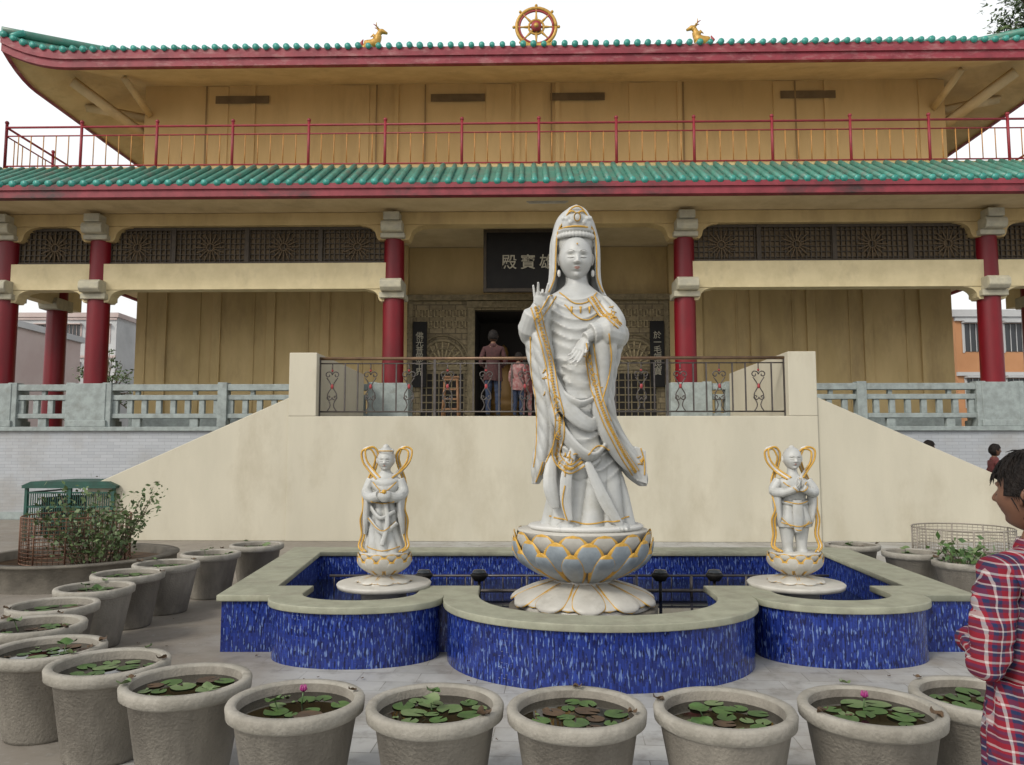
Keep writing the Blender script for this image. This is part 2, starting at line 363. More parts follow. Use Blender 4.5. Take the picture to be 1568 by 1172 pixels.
for a,d in bays:
    b.box(XC+a,XC+d,YCOL+.06,YCOL+.10,6.052,6.968,1)
    n=int((d-a)/.12)
    for i in range(n+1):
        x=XC+a+(d-a)*i/n; b.box(x-.012,x+.012,YCOL+.0,YCOL+.055,6.052,6.968,0)
    for k in range(1,7):
        z=6.05+.915*k/7; b.box(XC+a,XC+d,YCOL+.008,YCOL+.05,z-.01,z+.01,0)
    for z in (6.09,6.93): b.box(XC+a,XC+d,YCOL-.03,YCOL-.002,z-.035,z+.035,0)
    m=max(1,round((d-a)/1.75))
    for i in range(m+1):
        x=XC+a+(d-a)*i/m; b.box(x-.05,x+.05,YCOL-.04,YCOL-.005,6.06,6.96,0)
    for i in range(m):
        cx=XC+a+(d-a)*(i+.5)/m; cz=6.48
        for q in range(16):
            an=2*pi*q/16; b.tube([(cx+.09*math.cos(an),YCOL-.02,cz+.09*math.sin(an)),(cx+.36*math.cos(an),YCOL-.02,cz+.36*math.sin(an))],.014,5,2)
        ring=[(cx+.09*math.cos(2*pi*q/16),YCOL-.02,cz+.09*math.sin(2*pi*q/16)) for q in range(17)]
        b.tube(ring,.014,5,2)
b.obj('lattice_screen',[M_darklat,M_latback,pmat('lattice_sun',(.13,.09,.05),None,rough=.7)],T)
YW=21.0
b=MB()
for x0,x1 in ((-11.15,-3.6),(3.6,11.25)):
    b.box(XC+x0,XC+x1,YW,YW+.3,2.15,7.27)
    n=5
    for i in range(n):
        x=XC+x0+(x1-x0)*(i+.5)/n
        b.box(x-.12,x+.12,YW-.07,YW,2.6,7.27)
        b.box(x-.5,x-.46,YW-.03,YW,2.6,7.27)
b.box(XC-3.6,XC+3.6,YW+.25,YW+.5,5.7,7.27)
for s in (-1,1):
    b.box(XC+s*11.15-.15,XC+s*11.15+.1,YW+.3,33,2.15,7.27)
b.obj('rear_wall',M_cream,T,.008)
b=MB()
for x0,x1 in ((-11.2,-3.62),(3.62,11.3)): b.box(XC+x0,XC+x1,YW-.1,YW-.072,2.15,2.6)
b.obj('wall_skirting',M_balus,T)
b=MB()
b.box(XC-3.6,XC-1.75,YW,YW+.25,2.15,5.7,0); b.box(XC+1.75,XC+3.6,YW,YW+.25,2.15,5.7,0); b.box(XC-1.75,XC+1.75,YW,YW+.25,5.45,5.7,0)
for s in (-1,1):
    b.box(XC+s*1.83-.1,XC+s*1.83+.1,YW-.08,YW-.002,2.15,5.6,1)
    b.box(XC+s*3.5-.06,XC+s*3.5+.06,YW-.06,YW-.002,2.15,5.7,1)
    cx=XC+s*2.62
    for rr,w in ((.62,.05),(.42,.03),(.74,.03)):
        b.tube([(cx+rr*math.cos(pi*q/16),YW-.04,3.9+rr*1.15*math.sin(pi*q/16)) for q in range(17)],w,6,1)
    for q in range(11):
        an=pi*q/10; b.tube([(cx+.12*math.cos(an),YW-.03,3.9+.12*math.sin(an)),(cx+.6*math.cos(an),YW-.03,3.9+.69*math.sin(an))],.028,6,3)
    b.box(cx-.7,cx+.7,YW-.05,YW-.003,3.78,3.88,1)
    b.box(cx-.62,cx+.62,YW-.012,YW-.002,2.5,3.7,2)
    for q in range(8): 
        x=cx-.6+1.2*q/7; b.box(x-.015,x+.015,YW-.04,YW-.013,2.5,3.7,1)
    for q in range(7):
        z=2.5+1.2*q/6; b.box(cx-.62,cx+.62,YW-.036,YW-.016,z-.015,z+.015,1)
    for row in range(2):
        for q in range(9):
            x=cx-.75+.17*q; z=4.95+row*.3
            b.box(x,x+.12,YW-.035,YW-.003,z,z+.03,3); b.box(x,x+.03,YW-.04,YW-.003,z+.031,z+.2,3); b.box(x+.05,x+.12,YW-.038,YW-.003,z+.17,z+.2,3); b.box(x+.09,x+.12,YW-.042,YW-.003,z+.08,z+.168,3)
b.box(XC-1.95,XC+1.95,YW-.12,YW-.004,5.5,5.68,1)
b.box(XC-3.6,XC+3.6,YW-.15,YW-.003,5.70,5.86,1)
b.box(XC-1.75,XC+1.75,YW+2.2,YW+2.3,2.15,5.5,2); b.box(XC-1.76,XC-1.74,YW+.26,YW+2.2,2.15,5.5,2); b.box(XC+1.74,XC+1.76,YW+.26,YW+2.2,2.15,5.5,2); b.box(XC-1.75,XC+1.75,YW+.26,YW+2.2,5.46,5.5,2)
b.obj('entrance_portal',[M_relief,M_stonetrim,M_dark,pmat('carved_light',(.38,.31,.18),(.24,.19,.10),12,.7)],T,.006)
b=MB(); ax=XC-1.0
b.lathe([(0,2.2),(.4,2.2),(.45,2.9),(.5,3.0),(.4,3.1),(.38,3.3),(.3,3.8),(.28,4.1),(.12,4.3),(.14,4.5),(.1,4.65),(0,4.75)],(ax,YW+1.9,0),16,0)
b.lathe([(.0,4.2),(.7,4.2),(.7,4.25),(.0,4.25)],(ax,YW+1.5,0),16,1)
b.obj('altar_figure',[pmat('aged_gold',(.25,.14,.04),None,rough=.5,metal=.2),M_redp],T)
b=MB()
for s in (-1,1): b.box(XC+s*3.22-.19,XC+s*3.22+.19,YW-.22,YW-.14,3.3,5.1)
b.obj('couplet_tablets',M_black,T,.01)
YG=19.2
b=MB(); b.box(XC-1.32,XC+1.30,YG,YG+.07,5.66,7.12,0)
for z0,z1 in ((5.58,5.67),(7.11,7.19)): b.box(XC-1.40,XC+1.38,YG-.03,YG+.1,z0,z1,1)
for x in (XC-1.40,XC+1.30): b.box(x,x+.08,YG-.028,YG+.1,5.672,7.108,1)
b.obj('signboard',[M_black,M_darklat],T,.006)
M_signgold=pmat('sign_characters',(.38,.35,.27),None,rough=.6)
def text(body,x,y,z,size,name,sp=1,vert=False,off=0):
    cu=bpy.data.curves.new(name,'FONT'); cu.body=body; cu.size=size; cu.extrude=.008; cu.align_x='CENTER'; cu.align_y='CENTER'; cu.space_character=sp; cu.offset=off
    if vert: cu.space_line=.9
    o=bpy.data.objects.new(name,cu); COL.objects.link(o); cu.materials.append(M_signgold); o.location=(x,y,z); o.rotation_euler=(pi/2,0,0)
    o.parent=T; o.matrix_parent_inverse=PINV[T.name]
text('殿寶雄大',XC-.03,YG-.012,6.32,.40,'sign_characters',sp=1.4,off=.002)
for s,tx in ((-1,'佛光普照千界'),(1,'於一毛端現寶')):
    text('\n'.join(tx),XC+s*3.22,YW-.232,4.2,.22,'tablet_characters',vert=True)
# lower roof
Z0,Z1,Y0,Y1=7.46,8.36,16.45,17.95
XE=15.0
def lift(x,half,amp,st): 
    d=abs(x)-st
    return amp*(max(0,d)/(half-st))**2
LS=12.6
b=MB()
def lowroof(u,v):
    x=(u*2-1)*(XE-1.5*v); return (XC+x,Y0+(Y1-Y0)*v,Z0+(Z1-Z0)*v+lift(x,XE,.35,LS)*(1-v))
b.grid(lowroof,60,6,0,True)
def sideroof(sg):
    return lambda u,v:(XC+sg*(XE-1.5*v),Y0+1.5*v+(34-Y0-1.5*v)*u,Z0+(Z1-Z0)*v+.35*(1-v)*max(0,1-u*4)**2)
b.grid(sideroof(-1),20,4,0); b.grid(sideroof(1),20,4,0,flip=True)
nr=int(2*XE/.27)
for i in range(nr+1):
    x=-XE+.1+i*(2*XE-.2)/nr
    vm=min(1,(XE-abs(x))/1.5)
    if vm<.05: continue
    jx=random.uniform(-.014,.014); jz=random.uniform(-.010,.010)
    pts=[]
    for k in range(4):
        v=vm*k/3; pts.append((XC+x+jx,Y0-.03+(Y1-Y0)*v,Z0+(Z1-Z0)*v+.02+jz+lift(x,XE,.35,LS)*(1-v)))
    r=.062+random.uniform(-.005,.005)
    b.tube(pts,r,8,0)
    q=pts[0]; b.tube([(q[0],q[1]-.03,q[2]-.015),(q[0],q[1]+.04,q[2]+.008)],.075,10,1)
    for k in range(1,5):
        v=vm*k/5; b.tube([(XC+x+jx,Y0+(Y1-Y0)*v,Z0+(Z1-Z0)*v+.022+jz+lift(x,XE,.35,LS)*(1-v)),(XC+x+jx,Y0+(Y1-Y0)*v+.03,Z0+(Z1-Z0)*v+.04+jz+lift(x,XE,.35,LS)*(1-v))],.070,8,0)
b.obj('lower_roof_tiles',[M_green,M_greenedge],T)
b=MB()
def fas(y,za,zb,half,amp,st,t=.05,mi=0):
    b.grid(lambda u,v:(XC+(u*2-1)*half,y,za+(zb-za)*v+lift((u*2-1)*half,half,amp,st)),80,1,mi,False)
    b.grid(lambda u,v:(XC+(u*2-1)*half,y+t*v,za+lift((u*2-1)*half,half,amp,st)),80,1,mi,False,flip=True)
    b.grid(lambda u,v:(XC+(u*2-1)*half,y+t*v,zb+lift((u*2-1)*half,half,amp,st)),80,1,mi,False)
fas(Y0,7.17,7.44,XE,.35,LS,.2); fas(Y0-.04,7.33,7.445,XE,.35,LS,.1)
for s in (-1,1): b.box(XC+s*XE-.05,XC+s*XE+.05,Y0+.3,34,7.2,7.45)
b.obj('lower_fascia',M_fascial,T)
b=MB()
b.box(XC-XE+.02,XC+XE-.02,Y0+.02,YW+.2,7.28,7.36)
b.box(XC-XE+.02,XC-11,YW+.2,34,7.28,7.36); b.box(XC+11.15,XC+XE-.02,YW+.2,34,7.28,7.36)
b.obj('veranda_ceiling',M_soffit,T)
b=MB(); b.tube([(XC-.25,Y0+.8,7.24),(XC+.6,Y0+.8,7.24)],.02,8); b.box(XC-.3,XC+.65,Y0+.78,Y0+.84,7.255,7.279); b.obj('tube_lamp',M_marblew,T)
b=MB(); b.box(XC-13.3,XC+13.3,Y1-.0,34,8.2,8.42); b.obj('terrace_slab',M_cream,T)
YR=18.15
b=MB()
def rail(x0,x1,y0,y1,mp=0,mbb=1):
    n=max(1,round(math.hypot(x1-x0,y1-y0)/1.87)); 
    P=lambda t:(x0+(x1-x0)*t,y0+(y1-y0)*t)
    for i in range(n+1):
        x,y=P(i/n); b.tube([(x,y,8.4),(x,y,9.62)],.035,8,mp); b.ball((x,y,9.64),.05,8,mp)
    for z,r,mm in ((9.52,.028,mp),(9.30,.018,mp),(8.54,.02,mp)):
        b.tube([(x0,y0,z),(x1,y1,z)],r,8,mm)
    k=n*6
    for i in range(k):
        if i%6==0: continue
        x,y=P(i/k); b.tube([(x,y,8.54),(x,y,9.30)],.014,6,mbb)
rail(XC-13.1,XC+13.1,YR,YR); rail(XC-13.1,XC-13.1,YR,33); rail(XC+13.1,XC+13.1,YR,33)
b.obj('terrace_railing',[M_railred,M_railyel],T)
YU=20.6
b=MB(); b.box(XC-10.95,XC+10.95,YU,33,8.42,11.8)
for s in (-1,1):
  for xx in (.55,3.9,7.9): 
    x=XC+s*xx
    b.box(x-.06,x+.06,YU-.05,YU-.001,8.42,11.75)
for i in range(-5,6):
    x=XC+i*1.97+.9
    if i%2: b.box(x-.35,x+.35,YU-.03,YU-.002,8.42,11.7)
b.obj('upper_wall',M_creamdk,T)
b=MB()
for x in (-8.2,-2.2,1.1,7.4):
    b.box(XC+x-.75,XC+x+.75,YU-.055,YU-.052,11.2,11.42)
b.obj('wall_vents',M_latback,T)
b=MB()
for x in (-9.2,-4.45,-3.1,.38,4.0,7.05): 
    b.box(XC+x-.02,XC+x+.02,YU-.06,YU-.053,8.42,11.7)
b.obj('downpipes',M_pipe,T)
ZE=11.50; YE=18.2; HX=13.4; YB=35; UST=11.7; UA=.45
yc=(YE+YB)/2; HY=(YB-YE)/2; SST=7.0
def ul(x): return lift(x,HX,UA,UST)
b=MB(); IN=5.5; ZR=13.15
b.grid(lambda u,v:(XC+(u*2-1)*(HX-IN*v),YE+IN*v,ZE+(ZR-ZE)*v+ul((u*2-1)*HX)*(1-v)),100,6,0)
b.grid(lambda u,v:(XC+(u*2-1)*(HX-IN*v),YB-IN*v,ZE+(ZR-ZE)*v+ul((u*2-1)*HX)*(1-v)),100,6,0,flip=True)
for s in (-1,1):
    b.grid(lambda u,v:(XC+s*(HX-IN*v),yc+(u*2-1)*(HY-IN*v),ZE+(ZR-ZE)*v+lift((u*2-1)*HY,HY,UA,SST)*(1-v)),60,6,0,flip=(s>0))
b.grid(lambda u,v:(XC+(u*2-1)*(HX-IN),YE+IN+(YB-YE-2*IN)*v,ZR+1.2*math.sin(pi*v)),4,12,0)
nr=int(2*HX/.255)
for i in range(nr+1):
    x=-HX+.08+i*(2*HX-.16)/nr; vm=min(1,(HX-abs(x))/IN)
    jz=random.uniform(-.010,.010)
    pts=[(XC+x,YE-.05+IN*vm*k/4,ZE+.03+jz+(ZR-ZE)*vm*k/4+ul(x)*(1-vm*k/4)) for k in range(5)]
    if vm>.03: b.tube(pts,.06,8,0)
    q=(XC+x,YE-.07,ZE+.02+jz+ul(x)); b.tube([(q[0],q[1]-.03,q[2]-.01),(q[0],q[1]+.06,q[2]+.01)],.074+random.uniform(-.008,.008),10,1)
for s in (-1,1):
    n2=int(2*HY/.26)
    for i in range(n2+1):
        y=-HY+.1+i*(2*HY-.2)/n2; z=ZE+.02+lift(y,HY,UA,SST)
        b.tube([(XC+s*(HX+.08),yc+y,z-.01),(XC+s*(HX-.5),yc+y,z+.14)],.07,8,1)
    b.tube([(XC+s*(HX-IN*v),YE+IN*v,ZE+.1+(ZR-ZE)*v+UA*(1-v)) for v in (0,.1,.3,.6,1)],.11,8,0)
b.obj('upper_roof_tiles',[M_green,M_greenedge],T)
b=MB()
fas(YE,11.08,ZE-.02,HX,UA,UST,.15); fas(YE-.05,11.27,ZE-.01,HX,UA,UST,.1)
for s in (-1,1):
    b.grid(lambda u,v:(XC+s*(HX),yc+(u*2-1)*HY,11.10+(ZE-.03-11.10)*v+lift((u*2-1)*HY,HY,UA,SST)),60,1,0,False)
    b.grid(lambda u,v:(XC+s*(HX-.12*v),yc+(u*2-1)*HY,11.10+lift((u*2-1)*HY,HY,UA,SST)),60,1,0,False)
b.obj('upper_fascia',M_fascia,T)
b=MB(); WX=10.95; 
b.grid(lambda u,v:(XC+(u*2-1)*(HX-.02+(WX-HX)*v),YE+.05+(YU-YE)*v,11.11+(11.75-11.11)*v+ul((u*2-1)*HX)*(1-v)),100,4,0,False)
for s in (-1,1):
    b.grid(lambda u,v:(XC+s*(HX-.03+(WX-HX)*v),(YE+.05+(YU-YE)*v)*(1-u)+(YB-(YB-33)*v)*u,11.12+(11.75-11.12)*v+lift((u*2-1)*HY,HY,UA,SST)*(1-v)),60,4,0,False)
for s in (-1,1):
    cx=XC+s*11.0
    b.tube([(cx,YU+.3,10.4),(XC+s*12.3,19.4,11.32)],.16,4,0)
    b.tube([(cx,YU+.2,10.9),(XC+s*12.7,YU+.2,11.25)],.13,4,0)
    b.tube([(cx-s*.2,YU-.05,10.9),(cx-s*.2,19.2,11.28)],.11,4,0)
b.obj('upper_soffit',M_soffit,T)
# stair block
YS=13.77; SX0,SX1=-3.93,5.5
b=MB()
b.box(SX0,SX1,YS,YF-.1,0,2.21)
PT=.5
b.box(SX0,SX0+PT,YS,YF-.12,2.212,3.36); b.box(SX1-PT,SX1,YS,YF-.12,2.212,3.36)
for s,xa in ((-1,SX0),(1,SX1)):
    xe=xa+s*3.6
    for y0 in (YS+.04,YS+2.0):
        pr=[(xa,0),(xa,2.55),(xe,.95),(xe,0)]
        b.extr(pr,'y',y0,y0+.28)
    for k in range(13):
        b.box(min(xa+s*(k*.27),xa+s*(.27+k*.27)),max(xa+s*(k*.27),xa+s*(.27+k*.27)),YS+.33,YS+1.99,0,2.21-(k+1)*.158)
b.obj('staircase_wall',M_white,T,.012)
b=MB(); y=YS+.2; xa,xb=SX0+PT,SX1-PT
b.tube([(xa,y,3.27),(xb,y,3.27)],.03,10,1); b.tube([(xa,y,3.18),(xb,y,3.18)],.012,6,0); b.tube([(xa,y,2.30),(xb,y,2.30)],.014,6,0)
n=36
def spiral(cx,cz,r,s,t0,turns=1.2,mi=0):
    pts=[]
    for k in range(16):
        q=k/15; a=t0+s*q*turns*2*pi; rr=r*(1-.8*q); pts.append((cx+rr*math.cos(a),y,cz+rr*math.sin(a)))
    b.tube(pts,.011,5,mi)
for i in range(n+1):
    x=xa+(xb-xa)*i/n
    if i%3==1:
        for k in (-1,1):
            spiral(x+k*.07,2.97,.07,-k,0 if k<0 else pi,1.1); spiral(x+k*.055,2.56,.055,k,0 if k<0 else pi,1.1)
            b.tube(catmull([(x+k*.09,y,2.3),(x+k*.03,y,2.42),(x+k*.085,y,2.6),(x+k*.015,y,2.76),(x+k*.10,y,2.92)],4),.011,5,0)
        b.ball((x,y,2.76),(.03,.02,.045),8,2); b.tube([(x,y,3.02),(x,y,3.18)],.012,5,0); b.ball((x,y,3.05),.022,8,2)
    elif i%9==0:
        b.box(x-.022,x+.022,y-.022,y+.022,2.21,3.25,0)
    else: b.box(x-.012,x+.012,y-.012,y+.012,2.3,3.18,0)
b.obj('steel_railing',[M_steel,M_brass,M_redp],T)
b=MB(); wx,wy,wz=XC-.05,18.75,12.3
def ring(r,t,mi,n=32): b.tube([(wx+r*math.cos(2*pi*k/n),wy,wz+r*math.sin(2*pi*k/n)) for k in range(n+1)],t,8,mi)
ring(.50,.045,0);ring(.43,.03,1);ring(.19,.03,0)
b.tube([(wx,wy-.08,wz),(wx,wy+.08,wz)],.13,16,1); b.tube([(wx,wy-.11,wz),(wx,wy+.11,wz)],.06,12,0)
for k in range(8):
    a=2*pi*k/8; ca,sa=math.cos(a),math.sin(a)
    b.tube([(wx+.12*ca,wy,wz+.12*sa),(wx+.25*ca,wy,wz+.25*sa),(wx+.34*ca,wy,wz+.34*sa),(wx+.48*ca,wy,wz+.48*sa)],[.03,.035,.022,.03],8,0)
    b.ball((wx+.57*ca,wy,wz+.57*sa),.04,8,0)
b.box(wx-.4,wx+.4,wy-.12,wy+.12,11.5,11.82,0)
b.obj('dharma_wheel',[M_gold,M_redp],T)
for s in (-1,1):
    b=MB(); dx=XC-.05+s*4.15; dy=18.75; z=11.72
    f=lambda px,pz,py=0:(dx-s*px*.85,dy+py,z+pz)
    b.tube(catmull([f(-.28,.05),f(-.2,.14),f(0,.17),f(.12,.25),f(.16,.42),f(.22,.5)],4),[.07]*4+[.13]*4+[.13]*4+[.095]*4+[.07]*5,8,0)
    b.tube([f(.17,.5),f(.28,.51),f(.42,.45)],[.075,.065,.03],8,0)
    b.tube([f(.08,.3),f(.0,.42),f(-.08,.36)],[.05,.04,.01],6,0)
    for k in (-1,1):
        b.tube([f(.2,.53,k*.02),f(.1,.62,k*.06),f(.12,.70,k*.1)],[.028,.02,.008],6,0); b.tube([f(.12,.62,k*.06),f(.02,.66,k*.09)],[.02,.008],6,1)
        b.tube([f(.1,.15,k*.06),f(.2,0,k*.06),f(.12,-.1,k*.06)],[.05,.04,.03],6,0); b.tube([f(-.2,.12,k*.06),f(-.12,0,k*.07),f(-.25,-.08,k*.07)],[.06,.04,.03],6,0)
    b.tube([f(-.26,.08),f(-.36,.2),f(-.3,.3)],[.04,.05,.012],6,1)
    b.box(dx-.3,dx+.3,dy-.1,dy+.1,11.45,11.66,0)
    b.obj('deer_ornament',[M_gold,M_redp],T)

# ------------------------------------------------------------------ pool
PX=.68; PF=6.3
def poolouter():
    P=[(-2.35,PF)]
    def arc(cx,a,bb,n):
        return [(cx-a*math.cos(pi*k/n),PF-bb*math.sin(pi*k/n)**.85) for k in range(n+1)]
    P+=arc(-1.23,.685,.5,24); P+=arc(.68,1.215,1.07,40); P+=arc(2.59,.685,.5,24)
    P+=[(3.71,PF),(3.95,9.35),(-2.59,9.35)]
    return P
def poolinner():
    P=[(-2.0,6.72)]
    def arc(cx,a,bb,n,y0=6.45):
        return [(cx-a,6.72)]+[(cx-a*math.cos(pi*k/n),y0-bb*math.sin(pi*k/n)**.8) for k in range(n+1)]+[(cx+a,6.72)]
    P+=arc(-1.23,.47,.38,20); P+=arc(.68,.96,.93,32); P+=arc(2.59,.47,.38,20)
    P+=[(3.36,6.72),(3.55,8.95),(-2.19,8.95)]
    return P
def offs(P,d):
    n=len(P); out=[]
    for i in range(n):
        a=Vector(P[i-1]);q=Vector(P[i]);c_=Vector(P[(i+1)%n])
        t1=(q-a); t2=(c_-q)
        if t1.length<1e-6:t1=t2
        if t2.length<1e-6:t2=t1
        t1.normalize();t2.normalize()
        n1=Vector((-t1.y,t1.x));n2=Vector((-t2.y,t2.x)); nn=(n1+n2)
        nn=nn.normalized() if nn.length>1e-3 else n1
        s=d/max(.5,nn.dot(n1)); out.append((q.x+nn.x*s,q.y+nn.y*s))
    return out
pool=empty('fountain_pool')
OP,IP=poolouter(),poolinner()
cu=bpy.data.curves.new('coping','CURVE'); cu.dimensions='2D'; cu.fill_mode='BOTH'; cu.extrude=.018; cu.bevel_depth=.008; cu.bevel_resolution=2
for P in (OP,IP):
    sp=cu.splines.new('POLY'); sp.points.add(len(P)-1)
    for i,q in enumerate(P): sp.points[i].co=(q[0],q[1],0,1)
    sp.use_cyclic_u=True
co=bpy.data.objects.new('coping',cu); COL.objects.link(co); co.location=(0,0,.425); cu.materials.append(M_cope); co.parent=pool
def wallstrip(P,z0,z1,name,mat):
    n=len(P); vs=[];fs=[];uvs=[]
    L=0; acc=[0]
    for i in range(n):
        a=P[i];c_=P[(i+1)%n]; L+=math.hypot(a[0]-c_[0],a[1]-c_[1]); acc.append(L)
    for i in range(n+1):
        q=P[i%n]; vs+=[(q[0],q[1],z0),(q[0],q[1],z1)]
    for i in range(n): fs.append((2*i,2*i+2,2*i+3,2*i+1)); uvs+=[(acc[i],z0),(acc[i+1],z0),(acc[i+1],z1),(acc[i],z1)]
    me=bpy.data.meshes.new(name); me.from_pydata(vs,[],fs); uv=me.uv_layers.new(name='UVMap')
    for i,c_ in enumerate(uvs): uv.data[i].uv=c_
    me.materials.append(mat); o=bpy.data.objects.new(name,me); COL.objects.link(o); o.parent=pool
wallstrip(offs(OP,.025),0,.41,'outer_wall',M_blue)
wallstrip(offs(IP,-.02),-.3,.41,'inner_wall',M_blue)
b=MB(); Q=offs(IP,-.015); b.add([(q[0],q[1],.14) for q in Q],[tuple(range(len(Q)))]); b.obj('pool_water',M_poolwater,pool)
b=MB()
b.tube([(-1.9,8.2,.30),(3.3,8.2,.30)],.012,6)
for i in range(27):
    x=-1.85+i*.195; b.tube([(x,8.2,.12),(x,8.2,.30)],.006,5)
b.tube([(-1.6,7.9,.2),(3.0,7.9,.2)],.018,6)
for i in range(9): b.tube([(-1.5+i*.55,7.9,.1),(-1.5+i*.55,7.9,.34)],.013,6)
b.obj('water_pipes',M_steel,pool)
for x in (-.86,-.32,1.45,1.98):
    b=MB(); b.lathe([(0,-.03),(.05,-.03),(.085,.02),(.085,.035),(.06,.05),(.0,.052)],(x,7.7,.36),14); b.tube([(x,7.7,.1),(x,7.7,.34)],.016,6)
    b.lathe([(.07,.052),(.055,.075),(0,.08)],(x,7.7,.36),14,1); b.obj('spotlight',[M_black,M_glass],pool)

# ------------------------------------------------------------------ head / hands
def head_bumps(x,z):
    ax=abs(x); g=lambda c,w,v:math.exp(-((v-c)/w)**2)
    d=0
    nr=sstep(.16,-.17,z)*(1-sstep(-.20,-.28,z))
    d+=.19*math.exp(-(x/(.065+.05*sstep(.1,-.2,z)))**2)*nr
    d+=.05*g(.11,.05,ax)*g(-.2,.06,z)
    d+=.055*g(.25,.05,z)*g(.28,.2,ax)
    d-=.10*g(.28,.15,ax)*g(.08,.09,z)
    d+=.085*g(.28,.11,ax)*g(.03,.06,z)
    d-=.03*g(.28,.13,ax)*g(-.03,.02,z)
    d+=.055*g(0,.13,x)*g(-.395,.028,z)+.06*g(0,.10,x)*g(-.465,.032,z)-.04*g(0,.17,x)*g(-.43,.014,z)
    d+=.08*g(0,.17,x)*g(-.76,.12,z)-.04*g(0,.2,x)*g(-.57,.05,z)
    d+=.04*g(.36,.16,ax)*g(-.22,.16,z)
    return d
def sgx(z): return .76*(1-.26*max(0,-z)**1.6)
def head_pt(th,ph):
    z=math.sin(ph); x=sgx(z)*math.cos(ph)*math.sin(th); y=-.90*math.cos(ph)*math.cos(th)
    if y>0 and z<-.1: y*=1-.35*sstep(-.1,-.8,z)
    if math.cos(th)>0: y-=head_bumps(x,z)*min(1,math.cos(th)*1.8)
    if y<0 and z<-.5: y-=.08*sstep(-.5,-.9,z)
    return x,y,z
def face_surf(x,z):
    k=max(0,1-(x/sgx(z))**2-z*z); return -.90*math.sqrt(k)-head_bumps(x,z)-.008
def make_head(mb,M,ms=0,ml=1,mk=2,n=96,hair=None,mh=3,long=0,ear=True,thin=1):
    h=MB()
    def mif(u,v):
        th=(u-.5)*2*pi; ph=(v-.5)*pi; x,y,z=head_pt(th,ph)
        if abs(th)<.5 and abs(x)<.125-abs(z+.43)*1.2 and -.50<z<-.37: return ml
        return ms
    h.grid(lambda u,v:head_pt((u-.5)*2*pi,(v-.5)*pi*.999),n,int(n*.8),ms,True,True,mif)
    if ear:
        for s in (-1,1):
            h.tube([(s*.73,-.02,-.28),(s*.78,.0,-.15),(s*.82,.06,.02),(s*.80,.1,.14),(s*.76,.04,.18),(s*.74,-.02,.08)],[.05,.05,.06,.06,.05,.03],8,ms)
            h.ball((s*.75,.03,-.02),(.05,.1,.17),10,ms)
    for s in (-1,1):
        P=[(s*(.15+.27*k/7),0,-.012-.034*math.sin(pi*k/7)) for k in range(8)]
        h.tube([(p[0],face_surf(p[0],p[2]),p[2]) for p in P],[q*thin for q in (.006,.012,.014,.014,.014,.014,.012,.006)],6,mk)
        P=[(s*(.12+.32*k/7),0,.235+.06*math.sin(pi*k/8)) for k in range(8)]
        h.tube([(p[0],face_surf(p[0],p[2])+.003,p[2]) for p in P],[q*thin for q in (.010,.011,.011,.010,.009,.008,.006,.003)],6,mk)
    if hair is not None:
        def hp(u,v):
            th=(u-.5)*2*pi; ph=(v-.5)*pi*.999
            z=math.sin(ph); ct=math.cos(th)
            line=(.42+.06*math.sin(th*9)) if ct>.45 else (-.05 if ct>-.05 else -.50-long)
            x=.76*math.cos(ph)*math.sin(th); y=-.9*math.cos(ph)*math.cos(th)
            if y>0 and z<-.1: y*=1-.22*sstep(-.1,-.8,z)
            nn=noise.noise(Vector((x*3,y*3,z*3)))*.05+noise.noise(Vector((x*22,y*22,z*7)))*.035
            s=1.11+nn+hair*max(0,z) if z>line else .93
            return (x*s,y*s,z*s)
        h.grid(hp,n+50,n+10,mh,True,True)
        # combed strands lying along the scalp, a few lifting off
        for i in range(420 if n>70 else 20):
            th=random.uniform(-pi,pi); ph=random.uniform(-.15,1.4); z0_=math.sin(ph)
            if math.cos(th)>.3 and ph<.45: continue
            def sp_(p_,k_): 
                return Vector((.76*math.cos(p_)*math.sin(th+k_*.12),-.9*math.cos(p_)*math.cos(th+k_*.12),math.sin(p_)))
            lf=random.uniform(.0,.06)+(0.07 if random.random()<.1 else 0)
            hs_=1.11+hair*max(0,z0_)
            h.tube([sp_(ph,0)*hs_*.99,sp_(ph-.16,1)*(hs_+.015+lf*.4),sp_(ph-.32,1.5)*(hs_-.01+lf)],[.020,.018,.004],4,mh)
    mb.merge(h,M)
